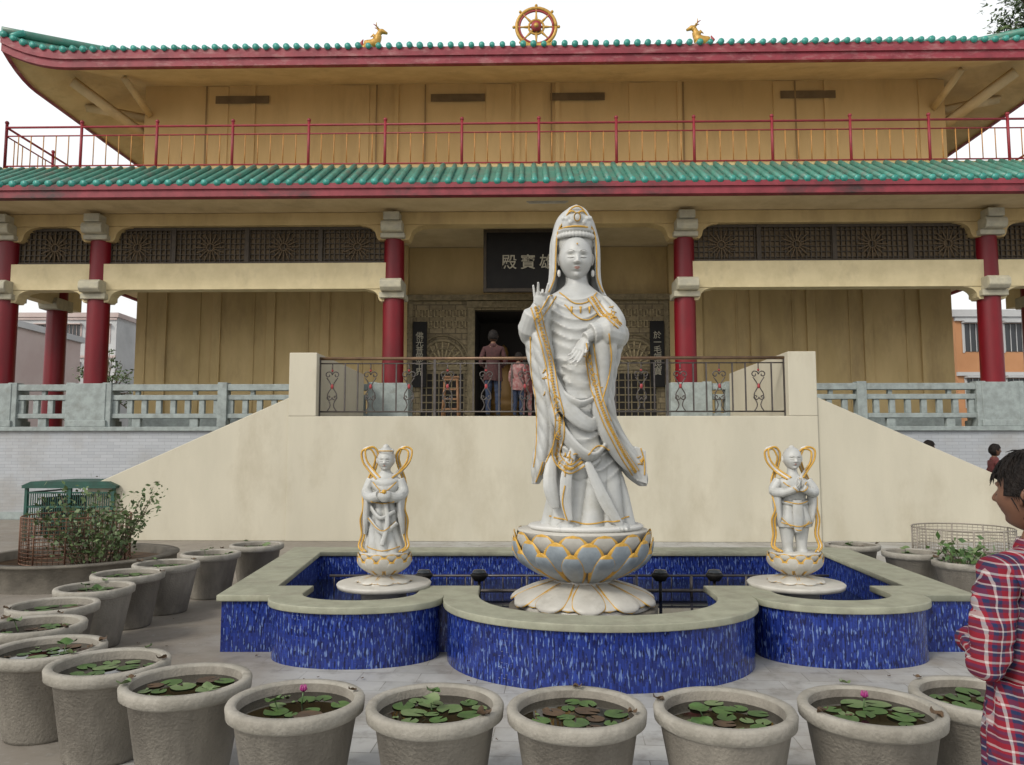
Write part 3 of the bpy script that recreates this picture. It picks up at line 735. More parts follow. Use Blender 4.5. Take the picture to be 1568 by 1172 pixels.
def hand(mb,W,D,Nn,L,curl=(.3,.3,.3,.3),thumb=.5,side=1,mi=0,spread=.12):
    W=Vector(W);D=Vector(D).normalized();Nn=Vector(Nn);Nn=(Nn-D*Nn.dot(D)).normalized();S=D.cross(Nn)*side
    pl=L*.48
    def palm(u,v):
        a=2*pi*u; w=L*(.13+.09*sstep(0,.6,v))*(1 if v<.97 else .9); t=L*.07
        if v in(0,1): w*=.6;t*=.6
        return W+D*pl*v+S*math.cos(a)*w+Nn*math.sin(a)*t
    vs=MB(); vs.grid(palm,14,8,mi,True,True)
    vs.f.append(list(range(14))[::-1]);vs.m.append(mi);vs.s.append(True)
    k=len(vs.v)-14; vs.f.append([k+i for i in range(14)]);vs.m.append(mi);vs.s.append(True)
    mb.merge(vs)
    for i in range(4):
        off=(i-1.5)*L*.115; ln=L*(.44,.50,.46,.36)[i]; r=L*.052*(1,1,.96,.85)[i]
        base=W+D*pl*.85+S*off; d=(D+S*(i-1.5)*spread).normalized(); P=[base]; c=curl[i]; ang=0
        for seg,fr in enumerate((.15,.42,.27,.20)):
            if seg>0: ang+=c*(1,1,.8)[seg-1]
            dd=d*math.cos(ang)+Nn*math.sin(ang); P.append(P[-1]+dd*ln*fr*1.05)
        mb.tube(P,[r*1.05,r*1.05,r,r*.92,r*.8],8,mi,rnd=True)
    b0=W+D*pl*.25-S*L*.13; d=(-S*.75+D*.75+Nn*thumb).normalized(); d2=(-S*.15+D*.95+Nn*thumb).normalized()
    P=[b0,b0+d*L*.15,b0+d*L*.24+d2*L*.10,b0+d*L*.24+d2*L*.22]
    mb.tube(P,[L*.075,L*.07,L*.058,L*.045],8,mi,rnd=True)

# ------------------------------------------------------------------ lotus
def petals(mb,n,r0,z0,r1,z1,AW,bulge,phase,mg,mw,rim=.2,rp=.5,blunt=.45,curl=0):
    for k in range(n):
        a0=2*pi*(k+phase)/n+random.uniform(-.012,.012)
        def fn(u,v):
            uu=u*2-1; w=AW*(.72+.28*math.sin(pi*min(1,v*1.1+.05)))*math.sqrt(max(0,1-max(0,(v-(1-blunt))/blunt)**2.6))
            w=max(w,.004)
            edge=1-uu**4
            r=r0+(r1-r0)*math.sin(v*pi/2)**rp+bulge*edge*math.sin(pi*min(1,v*.80+.12))+curl*v**3
            return (r*math.cos(a0+uu*w),r*math.sin(a0+uu*w),z0+(z1-z0)*v)
        mb.grid(fn,16,16,0,True,mif=lambda u,v:mg if (abs(u*2-1)>1-rim or v>1-rim*.55) else mw)
def lotus(mb,z0,z1,R0,mg,mw,mlow,n=14,zf=.33):
    H=z1-z0; zm=z0+H*zf; A=pi/n
    mb.lathe([(R0*.96,z0-.02),(R0*.96,z0+.01),(R0*.50,zm-H*.06),(R0*.40,zm),(R0*.42,zm+H*.08),(R0*.66,zm+H*.30),(R0*.84,z1-H*.14),(R0*.93,z1-.012),(R0*.93,z1),(0.001,z1)],(0,0,0),48,mlow)
    petals(mb,n,R0*.82,z1-H*.30,R0*.98,z1-H*.0,A*1.02,R0*.02,0,mg,mlow,rim=.22)
    petals(mb,n,R0*.72,zm+H*.20,R0*1.0,z1-H*.09,A*1.0,R0*.035,.5,mg,mw,rim=.22)
    petals(mb,n,R0*.40,zm+H*.02,R0*.94,z1-H*.24,A*.98,R0*.085,0,mg,mw,rim=.20,rp=.85,curl=R0*.05)
    m=n-3; B=pi/m
    petals(mb,m,R0*.38,zm-H*.01,R0*.98,z0+H*.03,B*.95,R0*.02,.75,mg,mlow,rim=.16,rp=.9,blunt=.4)
    petals(mb,m,R0*.40,zm-H*.0,R0*1.02,z0-H*.005,B*.98,R0*.06,.25,mg,mlow,rim=.16,rp=.9,blunt=.4)

def loft(mb,secs,n=64,k=6,fold=None,mi=0,p=1.0,cap=True):
    S=catmull(secs,k); vs=[]
    for (z,cx,cy,rx,ry) in S:
        for i in range(n):
            a=2*pi*i/n; ca,sa=math.cos(a),math.sin(a)
            d=fold(a,z,cx+rx*ca,sa) if fold else 0
            rx_=max(.002,rx);ry_=max(.002,ry)
            vs.append((cx+(rx_+d)*ca,cy+(ry_+d)*sa,z))
    fs=[]
    m=len(S)
    for j in range(m-1):
        for i in range(n): fs.append((j*n+i,j*n+(i+1)%n,(j+1)*n+(i+1)%n,(j+1)*n+i))
    if cap: fs.append(tuple(range(n))[::-1]); fs.append(tuple((m-1)*n+i for i in range(n)))
    mb.add(vs,fs,mi,True)
class Proj:
    def __init__(s,me): s.b=BVHTree.FromPolygons([v.co for v in me.vertices],[p.vertices for p in me.polygons]); s.last=-.3
    def __call__(s,x,z,off=0):
        h=s.b.ray_cast(Vector((x,-3,z)),Vector((0,1,0)))
        if h[0] is not None: s.last=h[0].y
        return Vector((x,s.last-off,z))
def strip(mb,pr,path,w,off,mi,k=6,edge=None,re=.008,mg=1,squig=None):
    P=catmull(path,k); n=len(P); L=[];Rr=[]
    for i,p in enumerate(P):
        a=P[max(0,i-1)];c=P[min(n-1,i+1)]; t=Vector((c[0]-a[0],c[1]-a[1])).normalized(); nn=Vector((-t.y,t.x))
        L.append((p[0]-nn.x*w,p[1]-nn.y*w)); Rr.append((p[0]+nn.x*w,p[1]+nn.y*w))
    m=6
    ys=[[pr(l[0]+(r[0]-l[0])*j/m,l[1]+(r[1]-l[1])*j/m,off) for j in range(m+1)] for l,r in zip(L,Rr)]
    for it in range(3):
        for j in range(m+1):
            yy=[row[j].y for row in ys]
            for i in range(1,n-1): ys[i][j].y=min(yy[i],(yy[i-1]+yy[i]+yy[i+1])/3)
    W=m+1; vs=[v for row in ys for v in row]
    if mi is not None: mb.add(vs,[(i*W+j,i*W+j+1,(i+1)*W+j+1,(i+1)*W+j) for i in range(n-1) for j in range(m)],mi,True)
    if edge:
        for q in ([row[0] for row in ys],[row[-1] for row in ys]): mb.tube(q,re,6,mg)
    if squig:
        for i in range(1,n-1):
            row=ys[i]; cc=row[m//2]; s=1 if i%2 else -1; e=row[m//2+s*2]
            r=(e-cc).length*.62
            mb.tube([cc+Vector((r*.8*math.cos(t*.9),-.005,r*.8*math.sin(t*.9)))*(1-.08*t) for t in range(7)],re*.85,5,mg)
        mb.tube([row[m//2]+Vector((0,-.004,0)) for row in ys],re*.8,5,mg)

def ridg(t,pw=.65): return abs(math.sin(t))**pw-.62
# ------------------------------------------------------------------ main guanyin statue
def guanyin():
    raw=MB()
    def fold(a,z,x,sa):
        d=0; fr=max(0,-sa)**.5 if sa<0 else 0
        w=1-sstep(1.15,1.75,z)
        d+=.046*w*ridg(a*6+1.6*math.sin(z*2.3)+.4*math.sin(a*3))*(1.15-.5*sstep(.9,1.6,z))
        w=sstep(1.25,1.5,z)*(1-sstep(2.35,2.6,z))
        ph=(z-1.3*(x+.10)**2+.45*x+.03*math.sin(x*14))*26; d-=.036*w*fr*ridg(ph)
        w=sstep(2.5,2.6,z)*(1-sstep(2.98,3.05,z))
        ph=(z-2.2*(x)**2-.25*x)*34; d-=.022*w*fr*ridg(ph)
        d+=.014*math.sin(a*9+z*4)*(1-fr)*.8
        return d
    secs=[(.90,.06,.0,.43,.33),(1.02,.06,0,.39,.31),(1.28,.05,0,.34,.28),(1.54,.02,0,.31,.26),(1.78,-.01,0,.305,.26),(2.13,-.03,0,.29,.25),(2.46,-.04,0,.29,.25),(2.73,-.05,0,.32,.25),(2.90,-.05,0,.33,.22),(3.0,-.04,0,.27,.18),(3.08,-.03,0,.16,.14),(3.14,-.03,-.01,.10,.11),(3.26,-.04,-.02,.09,.10)]
    loft(raw,secs,220,14,fold)
    def sf(a,z,x,sa): return .024*ridg(a*2.5+z*2.2)+.012*ridg((z+.8*x)*22+a*2)
    loft(raw,[(3.0,-.27,0,.09,.12),(2.9,-.34,-.01,.12,.17),(2.73,-.40,-.05,.13,.22),(2.5,-.38,-.08,.12,.24),(2.25,-.345,-.08,.11,.23),(2.0,-.31,-.08,.11,.21),(1.75,-.31,-.07,.10,.19),(1.55,-.34,-.06,.095,.16),(1.42,-.38,-.06,.07,.12),(1.30,-.42,-.06,.025,.05)],80,10,sf)
    loft(raw,[(3.0,.17,0,.09,.12),(2.9,.23,0,.12,.17),(2.73,.27,-.05,.13,.22),(2.5,.235,-.08,.12,.23),(2.25,.19,-.06,.11,.2),(2.0,.19,-.06,.10,.18),(1.8,.26,-.04,.095,.16),(1.62,.36,-.03,.11,.13),(1.48,.44,-.02,.115,.11),(1.36,.50,-.02,.085,.09),(1.28,.55,-.02,.03,.05)],80,10,sf)
    raw.extr([(.48,1.33),(.575,1.30),(.565,1.60),(.47,1.64)],'y',-.11,.06)
    raw.tube(catmull([(-.44,-.10,2.64),(-.46,-.2,2.70),(-.43,-.27,2.80),(-.39,-.29,2.86)],3),[.12]*4+[.105]*3+[.07]*3,16)
    hand(raw,(-.39,-.29,2.84),(.05,-.05,1),(0,-1,0),.27,(.12,.9,.25,.1),.75,-1)
    raw.tube(catmull([(.30,-.12,2.64),(.25,-.28,2.62),(.15,-.36,2.63),(.06,-.39,2.61)],3),[.13]*4+[.135]*3+[.095]*3,16)
    raw.tube([(.10,-.38,2.62),(-.0,-.42,2.57)],[.062,.05],12)
    hand(raw,(-.0,-.42,2.57),(-.42,-.05,-.9),(-.5,-.8,.2),.27,(.18,.2,.25,.3),.3,1,spread=.05)
    loft(raw,[(2.64,.16,-.33,.11,.09),(2.5,.17,-.33,.115,.10),(2.3,.16,-.30,.095,.09),(2.1,.15,-.27,.07,.07),(1.95,.15,-.26,.03,.03)],48,8,lambda a,z,x,sa:.022*ridg(a*2.5+z*5))
    loft(raw,[(2.35,-.02,-.22,.16,.05),(2.0,-.02,-.24,.15,.06),(1.7,-.03,-.25,.17,.07),(1.5,-.03,-.25,.16,.07),(1.38,-.04,-.25,.08,.05),(1.34,-.04,-.25,.02,.02)],72,12,lambda a,z,x,sa:-.026*ridg((z-2.5*(x+.03)**2)*26))
    for P,r in (([(-.33,-.2,2.5),(-.28,-.33,2.2),(-.12,-.38,1.93),(.06,-.34,1.82),(.16,-.2,1.95)],.04),([(-.34,-.2,2.15),(-.24,-.32,1.85),(-.08,-.36,1.62),(.08,-.34,1.55),(.24,-.2,1.72)],.036),
                ([(.14,-.3,2.3),(.12,-.33,2.0),(.2,-.30,1.75),(.32,-.22,1.55),(.44,-.14,1.42)],.04),([(-.1,-.36,1.62),(-.16,-.36,1.4),(-.17,-.36,1.18),(-.14,-.36,1.0)],.03),([(-.28,-.2,1.55),(-.3,-.27,1.3),(-.25,-.28,1.1)],.036),
                ([(.02,-.33,1.5),(.10,-.36,1.3),(.2,-.37,1.1),(.3,-.36,.96)],.03),([(-.30,-.2,2.35),(-.2,-.34,2.1),(-.05,-.38,2.0),(.08,-.34,2.05)],.025)):
        Q=catmull(P,6); raw.tube(Q,[r*(.6+.55*math.sin(pi*i/(len(Q)-1))) for i in range(len(Q))],10,0,flat=(1.6,.7))
    zs=[(3.02,.30,.16),(3.12,.25,.17),(3.25,.232,.19),(3.4,.23,.21),(3.55,.222,.21),(3.67,.20,.19),(3.76,.165,.155),(3.82,.115,.11),(3.86,.055,.055),(3.875,.01,.01)]
    zc=catmull(zs,5)
    def hood(off):
        def fn(u,v):
            z,rx,ry=zc[min(len(zc)-1,int(v*(len(zc)-1)+.5))]
            op=R(52)*(1-sstep(3.60,3.83,z))+R(4)+R(12)*(1-sstep(3.0,3.2,z)); a=-pi/2+op+u*(2*pi-2*op)
            f=.014*math.sin(a*9+z*2)*(1-sstep(3.5,3.7,z))
            return ((rx-off+f)*math.cos(a)-.045,(ry-off+f)*math.sin(a)+.045,z)
        return fn
    nz=len(zc)-1; nu=60
    fo,fi=hood(0),hood(.035)
    A=[fo(i/nu,j/nz) for j in range(nz+1) for i in range(nu+1)]; B=[fi(i/nu,j/nz) for j in range(nz+1) for i in range(nu+1)]
    W=nu+1; K=len(A); fs=[]
    for j in range(nz):
        for i in range(nu):
            a=j*W+i; fs+=[(a,a+1,a+W+1,a+W),(K+a+W,K+a+W+1,K+a+1,K+a)]
        for i in (0,nu):
            a=j*W+i; fs.append((a,a+W,K+a+W,K+a) if i==0 else (K+a,K+a+W,a+W,a))
    for j in (0,nz):
        for i in range(nu):
            a=j*W+i; fs.append((K+a,K+a+1,a+1,a) if j==0 else (a,a+1,K+a+1,K+a))
    raw.add(A+B,fs,0,True)
    raw.ball((-.045,.03,3.52),(.18,.17,.26),28)
    for i in range(13):
        a=-pi/2+(i-6)*.18; raw.ball((-.045+.172*math.cos(a),.0+.172*math.sin(a),3.560),(.024,.024,.026),8)
    raw.tube([(-.045+ .165*math.cos(-pi/2+(i-6)*.2),.015+.185*math.sin(-pi/2+(i-6)*.2),3.612) for i in range(13)],.022,8)
    loft(raw,[(3.6,-.04,-.13,.13,.04),(3.68,-.04,-.135,.135,.045),(3.76,-.04,-.12,.115,.045),(3.82,-.04,-.10,.075,.035),(3.86,-.04,-.08,.01,.01)],40,6)
    raw.ball((-.04,-.175,3.71),(.045,.03,.05),14)
    for s in (-1,1):
        for q in range(3): raw.ball((-.04+s*(.06+.03*q),-.17+.012*q,3.67+.035*q*(1 if q<2 else .6)),(.024,.02,.024),8)
    for x in (-.16,.30): 
        for k in range(4): raw.ball((x-.06+k*.035,-.34,.93),(.022,.05,.022),8)
        raw.ball((x,-.28,.94),(.09,.1,.045),12)
    me=eval_mesh(raw.mesh('raw',[M_marble]),[('REMESH',dict(mode='VOXEL',voxel_size=.0078,use_smooth_shade=True)),('SMOOTH',dict(factor=.5,iterations=1))])
    fin=MB(); add_mesh(fin,me,0)
    M=Matrix.Translation((-.045,-.04,3.36))@Matrix.Rotation(R(8),4,'X')@Matrix.Diagonal((.205,.218,.218,1))
    make_head(fin,M,0,2,3,120,thin=.85)
    fin.ball((-.045,-.045-.218*.88,3.36+.218*.42),(.008,.006,.009),8,1)
    pr=Proj(me)
    strip(fin,pr,[(-.43,2.86),(-.36,2.6),(-.30,2.35),(-.27,2.12),(-.22,1.9)],.036,.006,0,9,True,.0062,1,True)
    strip(fin,pr,[(-.22,1.9),(-.22,1.72),(-.24,1.55),(-.14,1.44),(-.02,1.5)],.036,.006,0,9,True,.0062,1,True)
    strip(fin,pr,[(.04,2.52),(.07,2.3),(.11,2.08),(.18,1.88),(.26,1.72),(.36,1.55),(.47,1.40)],.036,.006,0,9,True,.0062,1,True)
    strip(fin,pr,[(.08,2.98),(.16,2.85),(.24,2.74),(.31,2.68)],.036,.006,0,7,True,.006,1,True)
    strip(fin,pr,[(-.25,3.0),(-.34,2.85),(-.42,2.72)],.02,.006,None,6,True,.006,1)
    for P in ([(-.47,2.6),(-.46,2.3),(-.42,2.05),(-.41,1.8),(-.42,1.6),(-.44,1.45)],[(.52,1.62),(.55,1.5),(.55,1.38)],[(-.2,3.03),(-.1,2.93),(-.02,2.91),(.06,2.94),(.14,3.03)],[(-.16,2.9),(-.05,2.78),(.05,2.76),(.14,2.82)],
              [(.20,2.6),(.23,2.4),(.20,2.2),(.14,2.0)],[(-.36,1.5),(-.39,1.4),(-.42,1.32)],[(-.30,1.02),(-.1,.99),(0,.97),(.2,.99),(.4,1.02)],[(-.18,1.3),(-.2,1.15),(-.16,1.0)],
              [(-.28,1.62),(-.33,1.5),(-.38,1.38)],[(.02,1.56),(.12,1.64),(.22,1.6)]):
        fin.tube([pr(x,z,.004) for x,z in catmull(P,8)],.0062,6,1)
    for x in (-.1,-.02,.06): 
        p=pr(x,2.88,.01); fin.tube([p,(p.x,p.y-.004,p.z-.06)],[.012,.006],6,1)
    for i in range(60):
        cx,cz=random.choice([(-.15,1.52),(-.33,2.2),(.26,2.82),(.52,1.5),(-.17,1.6),(.10,2.2),(-.2,1.48)]); x=cx+random.gauss(0,.03); z=cz+random.gauss(0,.05)
        if x>.545: continue
        p=pr(x,z,.004); a=random.uniform(0,pi)
        pts=[pr(x-.02*math.cos(a),z-.02*math.sin(a),.004),p,pr(x+.02*math.cos(a+.6),z+.02*math.sin(a+.6),.004)]
        if max(q.y for q in pts)-min(q.y for q in pts)<.04: fin.tube(pts,.005,5,1)
    for s in (-1,1):
        for q,rr in ((.0,.09),(.045,.055)):
            fin.tube([(-.04+s*(q+rr*math.cos(t*.35)),-.175-.006*math.sin(t*.35)+.03*abs(math.cos(t*.35)),3.70+rr*math.sin(t*.35)*1.3) for t in range(0,15)],.0075,6,1)
        fin.tube([(-.04+s*.03*math.cos(t*.7),-.20,3.71+.04*math.sin(t*.7)) for t in range(10)],.005,6,1)
    fin.tube([(-.045+ .17*math.cos(-pi/2+(i-6)*.2),.01+.205*math.sin(-pi/2+(i-6)*.2),3.625) for i in range(13)],.009,8,1)
    for u in (0,1):
        fin.tube([Vector(hood(.015)(u,j/nz))+Vector((0,-.010,0)) for j in range(2,nz-1)],.007,6,1)
    for s in (-1,1): 
        fin.ball((-.045+s*.155,-.06,3.22),(.018,.018,.035),8,0)
    lo=MB(); lotus(lo,.26,.90,.625,1,4,5,14,.29); fin.merge(lo)
    fin.lathe([(0,.905),(.50,.905),(.52,.93),(.5,.945),(0,.95)],(.03,0,0),40,0,sy=.85)
    fin.lathe([(.66,-.1),(.66,.225),(.64,.235),(0,.235)],(0,0,0),40,6)
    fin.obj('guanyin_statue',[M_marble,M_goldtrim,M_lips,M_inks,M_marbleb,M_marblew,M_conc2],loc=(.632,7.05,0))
guanyin()

def attendant(kind,loc):
    raw=MB(); f=MB()
    if kind=='girl':
        def fold(a,z,x,sa): return .018*ridg(a*5+z*6)*(1-sstep(.4,.6,z))+.008*ridg((z-3*x*x)*50)*sstep(.25,.35,z)
        loft(raw,[(0,0,0,.17,.14),(.06,0,0,.165,.13),(.2,-.01,0,.135,.11),(.35,0,0,.12,.10),(.48,.0,0,.10,.09),(.57,0,0,.125,.09),(.62,0,0,.13,.08),(.66,0,0,.08,.06),(.69,0,0,.045,.045),(.75,0,0,.04,.04)],96,8,fold)
        for s in (-1,1):
            raw.tube(catmull([(s*.12,0,.62),(s*.155,-.02,.52),(s*.11,-.10,.47),(s*.03,-.15,.49)],4),[.045]*4+[.05]*4+[.045]*5,12)
            loft(raw,[(.52,s*.14,-.04,.04,.07),(.4,s*.14,-.05,.035,.07),(.28,s*.15,-.05,.03,.05),(.16,s*.16,-.05,.012,.02)],24,4,lambda a,z,x,sa:.008*ridg(a*2+z*12))
            hand(raw,(s*.045,-.15,.49),(-s*.8,-.3,.3),(0,.3,-1),.085,(.3,.3,.3,.3),.3,s)
        loft(raw,[(.44,.02,-.16,.03,.03),(.48,.02,-.16,.06,.05),(.52,.02,-.16,.05,.045),(.53,.02,-.16,.03,.03)],20,4)
        for P in ([(-.12,-.08,.4),(-.02,-.13,.3),(.1,-.1,.36)],[(-.13,-.08,.3),(.0,-.14,.18),(.12,-.1,.26)],[(.02,-.1,.42),(.04,-.14,.25),(.0,-.15,.08)]): raw.tube(catmull(P,5),.014,8,flat=(1.4,.8))
        raw.ball((0,.01,.855),(.06,.06,.05),14); raw.ball((0,.0,.895),(.03,.03,.03),12); raw.ball((0,.03,.80),(.078,.07,.085),16)
        for s in (-1,1): raw.ball((s*.05,.0,.865),(.022,.022,.02),8)
        hz=.785; hs=.092
    else:
        def fold(a,z,x,sa): return .014*ridg(a*5+z*9)*(1-sstep(.40,.45,z))
        for s in (-1,1):
            loft(raw,[(0,s*.06,-.01,.05,.07),(.04,s*.06,0,.042,.05),(.14,s*.06,0,.055,.055),(.26,s*.055,0,.08,.08),(.34,s*.04,0,.09,.09)],32,6)
        loft(raw,[(.22,0,0,.15,.10),(.28,0,0,.155,.11),(.38,0,0,.125,.10),(.46,0,0,.105,.09),(.55,0,0,.125,.09),(.61,0,0,.13,.08),(.65,0,0,.07,.06),(.68,0,0,.045,.045),(.74,0,0,.04,.04)],96,8,fold)
        for s in (-1,1):
            raw.tube(catmull([(s*.12,0,.61),(s*.175,-.03,.52),(s*.10,-.12,.52),(s*.02,-.17,.56)],4),[.045]*4+[.042]*4+[.032]*5,12)
            hand(raw,(s*.018,-.17,.56),(0,-.1,1),(-s,0,0),.10,(.03,.03,.03,.03),.1,1)
            loft(raw,[(.50,s*.15,-.03,.035,.06),(.4,s*.15,-.03,.035,.06),(.3,s*.14,-.03,.025,.05),(.24,s*.14,-.03,.01,.02)],24,4)
        for k in (0,1,2): raw.tube([(.09*math.cos(t*.4),-.02-.085*math.sin(t*.4),.6-.05*math.sin(t*.4)-k*.012) for t in range(9)],.01,6)
        raw.tube([(.11*math.cos(t*.4),-.0-.10*math.sin(t*.4),.44-.02*math.sin(t*.4)) for t in range(9)],.018,8)
        loft(raw,[(.45,0,-.10,.04,.02),(.3,0,-.11,.045,.02),(.18,0,-.10,.03,.015)],20,5)
        raw.ball((0,.0,.895),(.025,.025,.02),10)
        hz=.80; hs=.10
    me=eval_mesh(raw.mesh('raw',[M_marble]),[('REMESH',dict(mode='VOXEL',voxel_size=.0045,use_smooth_shade=True)),('SMOOTH',dict(factor=.5,iterations=1))])
    fin=MB(); add_mesh(fin,me,0); pr=Proj(me)
    make_head(fin,Matrix.Translation((0,-.01,hz))@Matrix.Rotation(R(4),4,'X')@Matrix.Diagonal((hs*1.05,hs,hs,1)),0,2,3,72,thin=1.1)
    for s in (-1,1):
        P=catmull([(s*.05,-.06,.63),(s*.13,.02,.70),(s*.19,.04,.78),(s*.20,.05,.87),(s*.13,.06,.89),(s*.09,.07,.82),(s*.11,.08,.72),(s*.15,.06,.62),(s*.175,-.02,.5),(s*.165,-.06,.38),(s*.19,-.04,.28),(s*.18,-.03,.16),(s*.2,-.05,.06),(s*.15,-.1,.02)],6)
        fin.tube(P,.010,8,0,flat=(.5,1.9),up=(0,1,0))
        for d in (-.018,.018):
            fin.tube([(p[0]+d*(.9 if i<30 else .7),p[1]-.007,p[2]+(d*.4 if i<30 else 0)) for i,p in enumerate(P)],.0085,6,1)
    for P in ([(-.1,.60),(-.03,.53),(0,.52),(.04,.54),(.1,.6)],[(-.1,.44),(0,.42),(.1,.44)],[(-.13,.3),(-.05,.22),(.02,.2),(.1,.27)],[(-.14,.06),(0,.03),(.14,.06)] if kind=='girl' else [(-.13,.26),(0,.23),(.13,.26)]):
        fin.tube([pr(x,z,.003) for x,z in catmull(P,5)],.0045,6,1)
    if kind=='girl': fin.tube([(.062*math.cos(pi+t*.35),-.03+.062*math.sin(pi+t*.35),.865) for t in range(10)],.005,6,1); fin.ball((.02,-.2,.525),.02,8,1)
    fin2=MB(); fin2.merge(fin,Matrix.Translation((0,0,.73)))
    lo=MB(); lotus(lo,.49,.74,.23,1,5,5,11,.22); fin2.merge(lo)
    fin2.lathe([(.19,.10),(.19,.425),(.39,.445),(.40,.475),(.39,.485),(0,.486)],(0,0,0),40,5)
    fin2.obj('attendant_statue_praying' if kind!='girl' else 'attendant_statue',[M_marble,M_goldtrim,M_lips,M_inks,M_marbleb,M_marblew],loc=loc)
attendant('girl',(-1.09,6.72,0)); attendant('boy',(2.42,6.72,0))

# ------------------------------------------------------------------ pots
def leafdisc(mb,c,r,tilt,az,mi,cup=.15,notch=.18):
    n=14; T_=Matrix.Translation(c)@Matrix.Rotation(az,4,'Z')@Matrix.Rotation(tilt,4,'X')
    vs=[T_@Vector((0,0,0))]; a0=notch
    w=random.uniform(.8,1); ph=random.uniform(0,6)
    for ring_ in (.5,1):
        for k in range(n+1):
            a=a0+(2*pi-2*a0)*k/n; rr=r*ring_*(1+.04*math.sin(5*a+ph)); vs.append(T_@Vector((rr*math.cos(a),rr*w*math.sin(a),cup*r*ring_**2*(1+.8*math.sin(3*a+ph)))))
    fs=[(0,1+k,2+k) for k in range(n)]+[(1+k,1+k+n+1,2+k+n+1,2+k) for k in range(n)]
    mb.add(vs,fs,mi,True)
def pot(x,y,sc=1,dead=.10,h=.48,flower=False):
    b=MB(); k=sc
    wob=random.uniform(-.012,.012)
    b.lathe([(0,0),(.195*k,0),(.205*k,.02),(.272*k+wob,h-.075),(.280*k,h-.07),(.303*k,h-.055),(.307*k,h-.012),(.300*k,h),(.266*k,h),(.258*k,h-.01),(.25*k,h-.09)],(0,0,0),48,0,mis=[0,0,0,0,1,1,1,1,1,0])
    wl=h-random.uniform(.040,.055)
    b.lathe([(0.001,wl),(.256*k,wl)],(0,0,0),32,2)
    cl=random.uniform(0,6.28); placed=[]; want=random.randint(8,15)
    for i in range(90):
        if len(placed)>want: break
        s=random.uniform(.034,.068)
        rr=math.sqrt(random.random())*(.25-s)*k; a=cl+random.gauss(0,1.4); q=random.random()
        px,py=rr*math.cos(a),rr*math.sin(a)
        if any(math.hypot(px-u[0],py-u[1])<(s+u[2])*.8 for u in placed): continue
        placed.append((px,py,s))
        mi=5 if q<dead else (4 if q<dead+.28 else 3)
        leafdisc(b,(px,py,wl+random.uniform(.002,.005)),s,random.uniform(-.03,.03),random.uniform(0,6.28),mi,random.uniform(-.01,.04),.25)
    for i in range(random.randint(0,2)):
        rr=random.uniform(.05,.2); a=random.uniform(0,2*pi); z=h+random.uniform(-.03,.015); px,py=rr*math.cos(a),rr*math.sin(a)
        leafdisc(b,(px,py,z),random.uniform(.035,.055),random.uniform(-.4,.4),random.uniform(0,6.28),random.choice([3,3,4]),random.uniform(.1,.3),.22)
        b.tube([(px*.7,py*.7,h-.08),(px,py,z)],.003,5,3)
    for i in range(random.randint(1,4)):
        rr=random.uniform(.1,.24); a=cl+pi+random.gauss(0,.9)
        leafdisc(b,(rr*math.cos(a),rr*math.sin(a),wl+.002),random.uniform(.008,.020),random.uniform(-.1,.1),random.uniform(0,6.28),random.choice([5,4]),.2)
    for i in range(random.randint(1,3)):
        a=random.uniform(0,2*pi); rr=random.uniform(.25,.30)*k
        leafdisc(b,(rr*math.cos(a),rr*math.sin(a),h+.008),random.uniform(.018,.034),random.uniform(-.5,.5),random.uniform(0,6.28),5 if random.random()<.7 else 4,.35)
    if flower:
        px,py=.0,.08; b.tube([(px,py,h-.08),(px+.01,py,h+.01)],.004,5,3)
        for q in range(8):
            a=2*pi*q/8; b.tube([(px+.01,py,h+.005),(px+.01+.013*math.cos(a),py+.013*math.sin(a),h+.018),(px+.01+.012*math.cos(a),py+.012*math.sin(a),h+.036)],[.004,.006,.0015],6,6)
    o=b.obj('lily_pot',[M_conc,M_concrim,M_water,M_leaf,M_leaf2,M_dead,M_pinkf],loc=(x,y,0)); o.rotation_euler=(0,0,0 if flower else random.uniform(0,6))
for i,(x,y) in enumerate([(-.978,3.62),(-.342,3.56),(.283,3.51),(.93,3.50),(1.585,3.53),(2.17,3.68),
            (-1.60,3.92),(-2.15,4.24),(-2.66,4.55),(-3.10,5.14),(-3.36,5.79),(-3.45,6.52),(-3.53,7.24),(-3.46,7.87),(-3.32,8.66),(-3.07,9.44),
            (4.10,9.45),(4.46,8.75),(4.62,8.0)]):
    pot(x,y,1.0 if y<7 else 1.03,flower=i in(0,4))

# ------------------------------------------------------------------ plants / planters
def bush(name,c,r,h,n,mat_l,leaf=.05,stems=30):
    b=MB()
    for i in range(stems):
        a=random.uniform(0,2*pi); rr=r*math.sqrt(random.random()); t=h*random.uniform(.5,1.1)
        P=catmull([(c[0]+rr*.4*math.cos(a),c[1]+rr*.4*math.sin(a),c[2]),(c[0]+rr*.7*math.cos(a),c[1]+rr*.7*math.sin(a),c[2]+t*.5),(c[0]+rr*math.cos(a)*1.1,c[1]+rr*math.sin(a)*1.1,c[2]+t)],4)
        b.tube(P,[.008*(1-.7*k/(len(P)-1)) for k in range(len(P))],5,1)
        for k in range(n//stems):
            q=random.randint(2,len(P)-1); p=P[q]; s=leaf*random.uniform(.5,1.2)
            p=Vector(p)+Vector((random.gauss(0,.07),random.gauss(0,.07),random.gauss(0,.06)))
            d=Vector((random.gauss(0,1),random.gauss(0,1),random.gauss(.2,.7))).normalized(); e=d.orthogonal().normalized()
            e.rotate(Matrix.Rotation(random.uniform(0,6),3,d))
            b.add([p,p+d*s*.5+e*s*.28,p+d*s,p+d*s*.5-e*s*.28],[(0,1,2,3)],0 if random.random()<.7 else 2)
    b.obj(name,[mat_l,M_bark,M_leaf2])
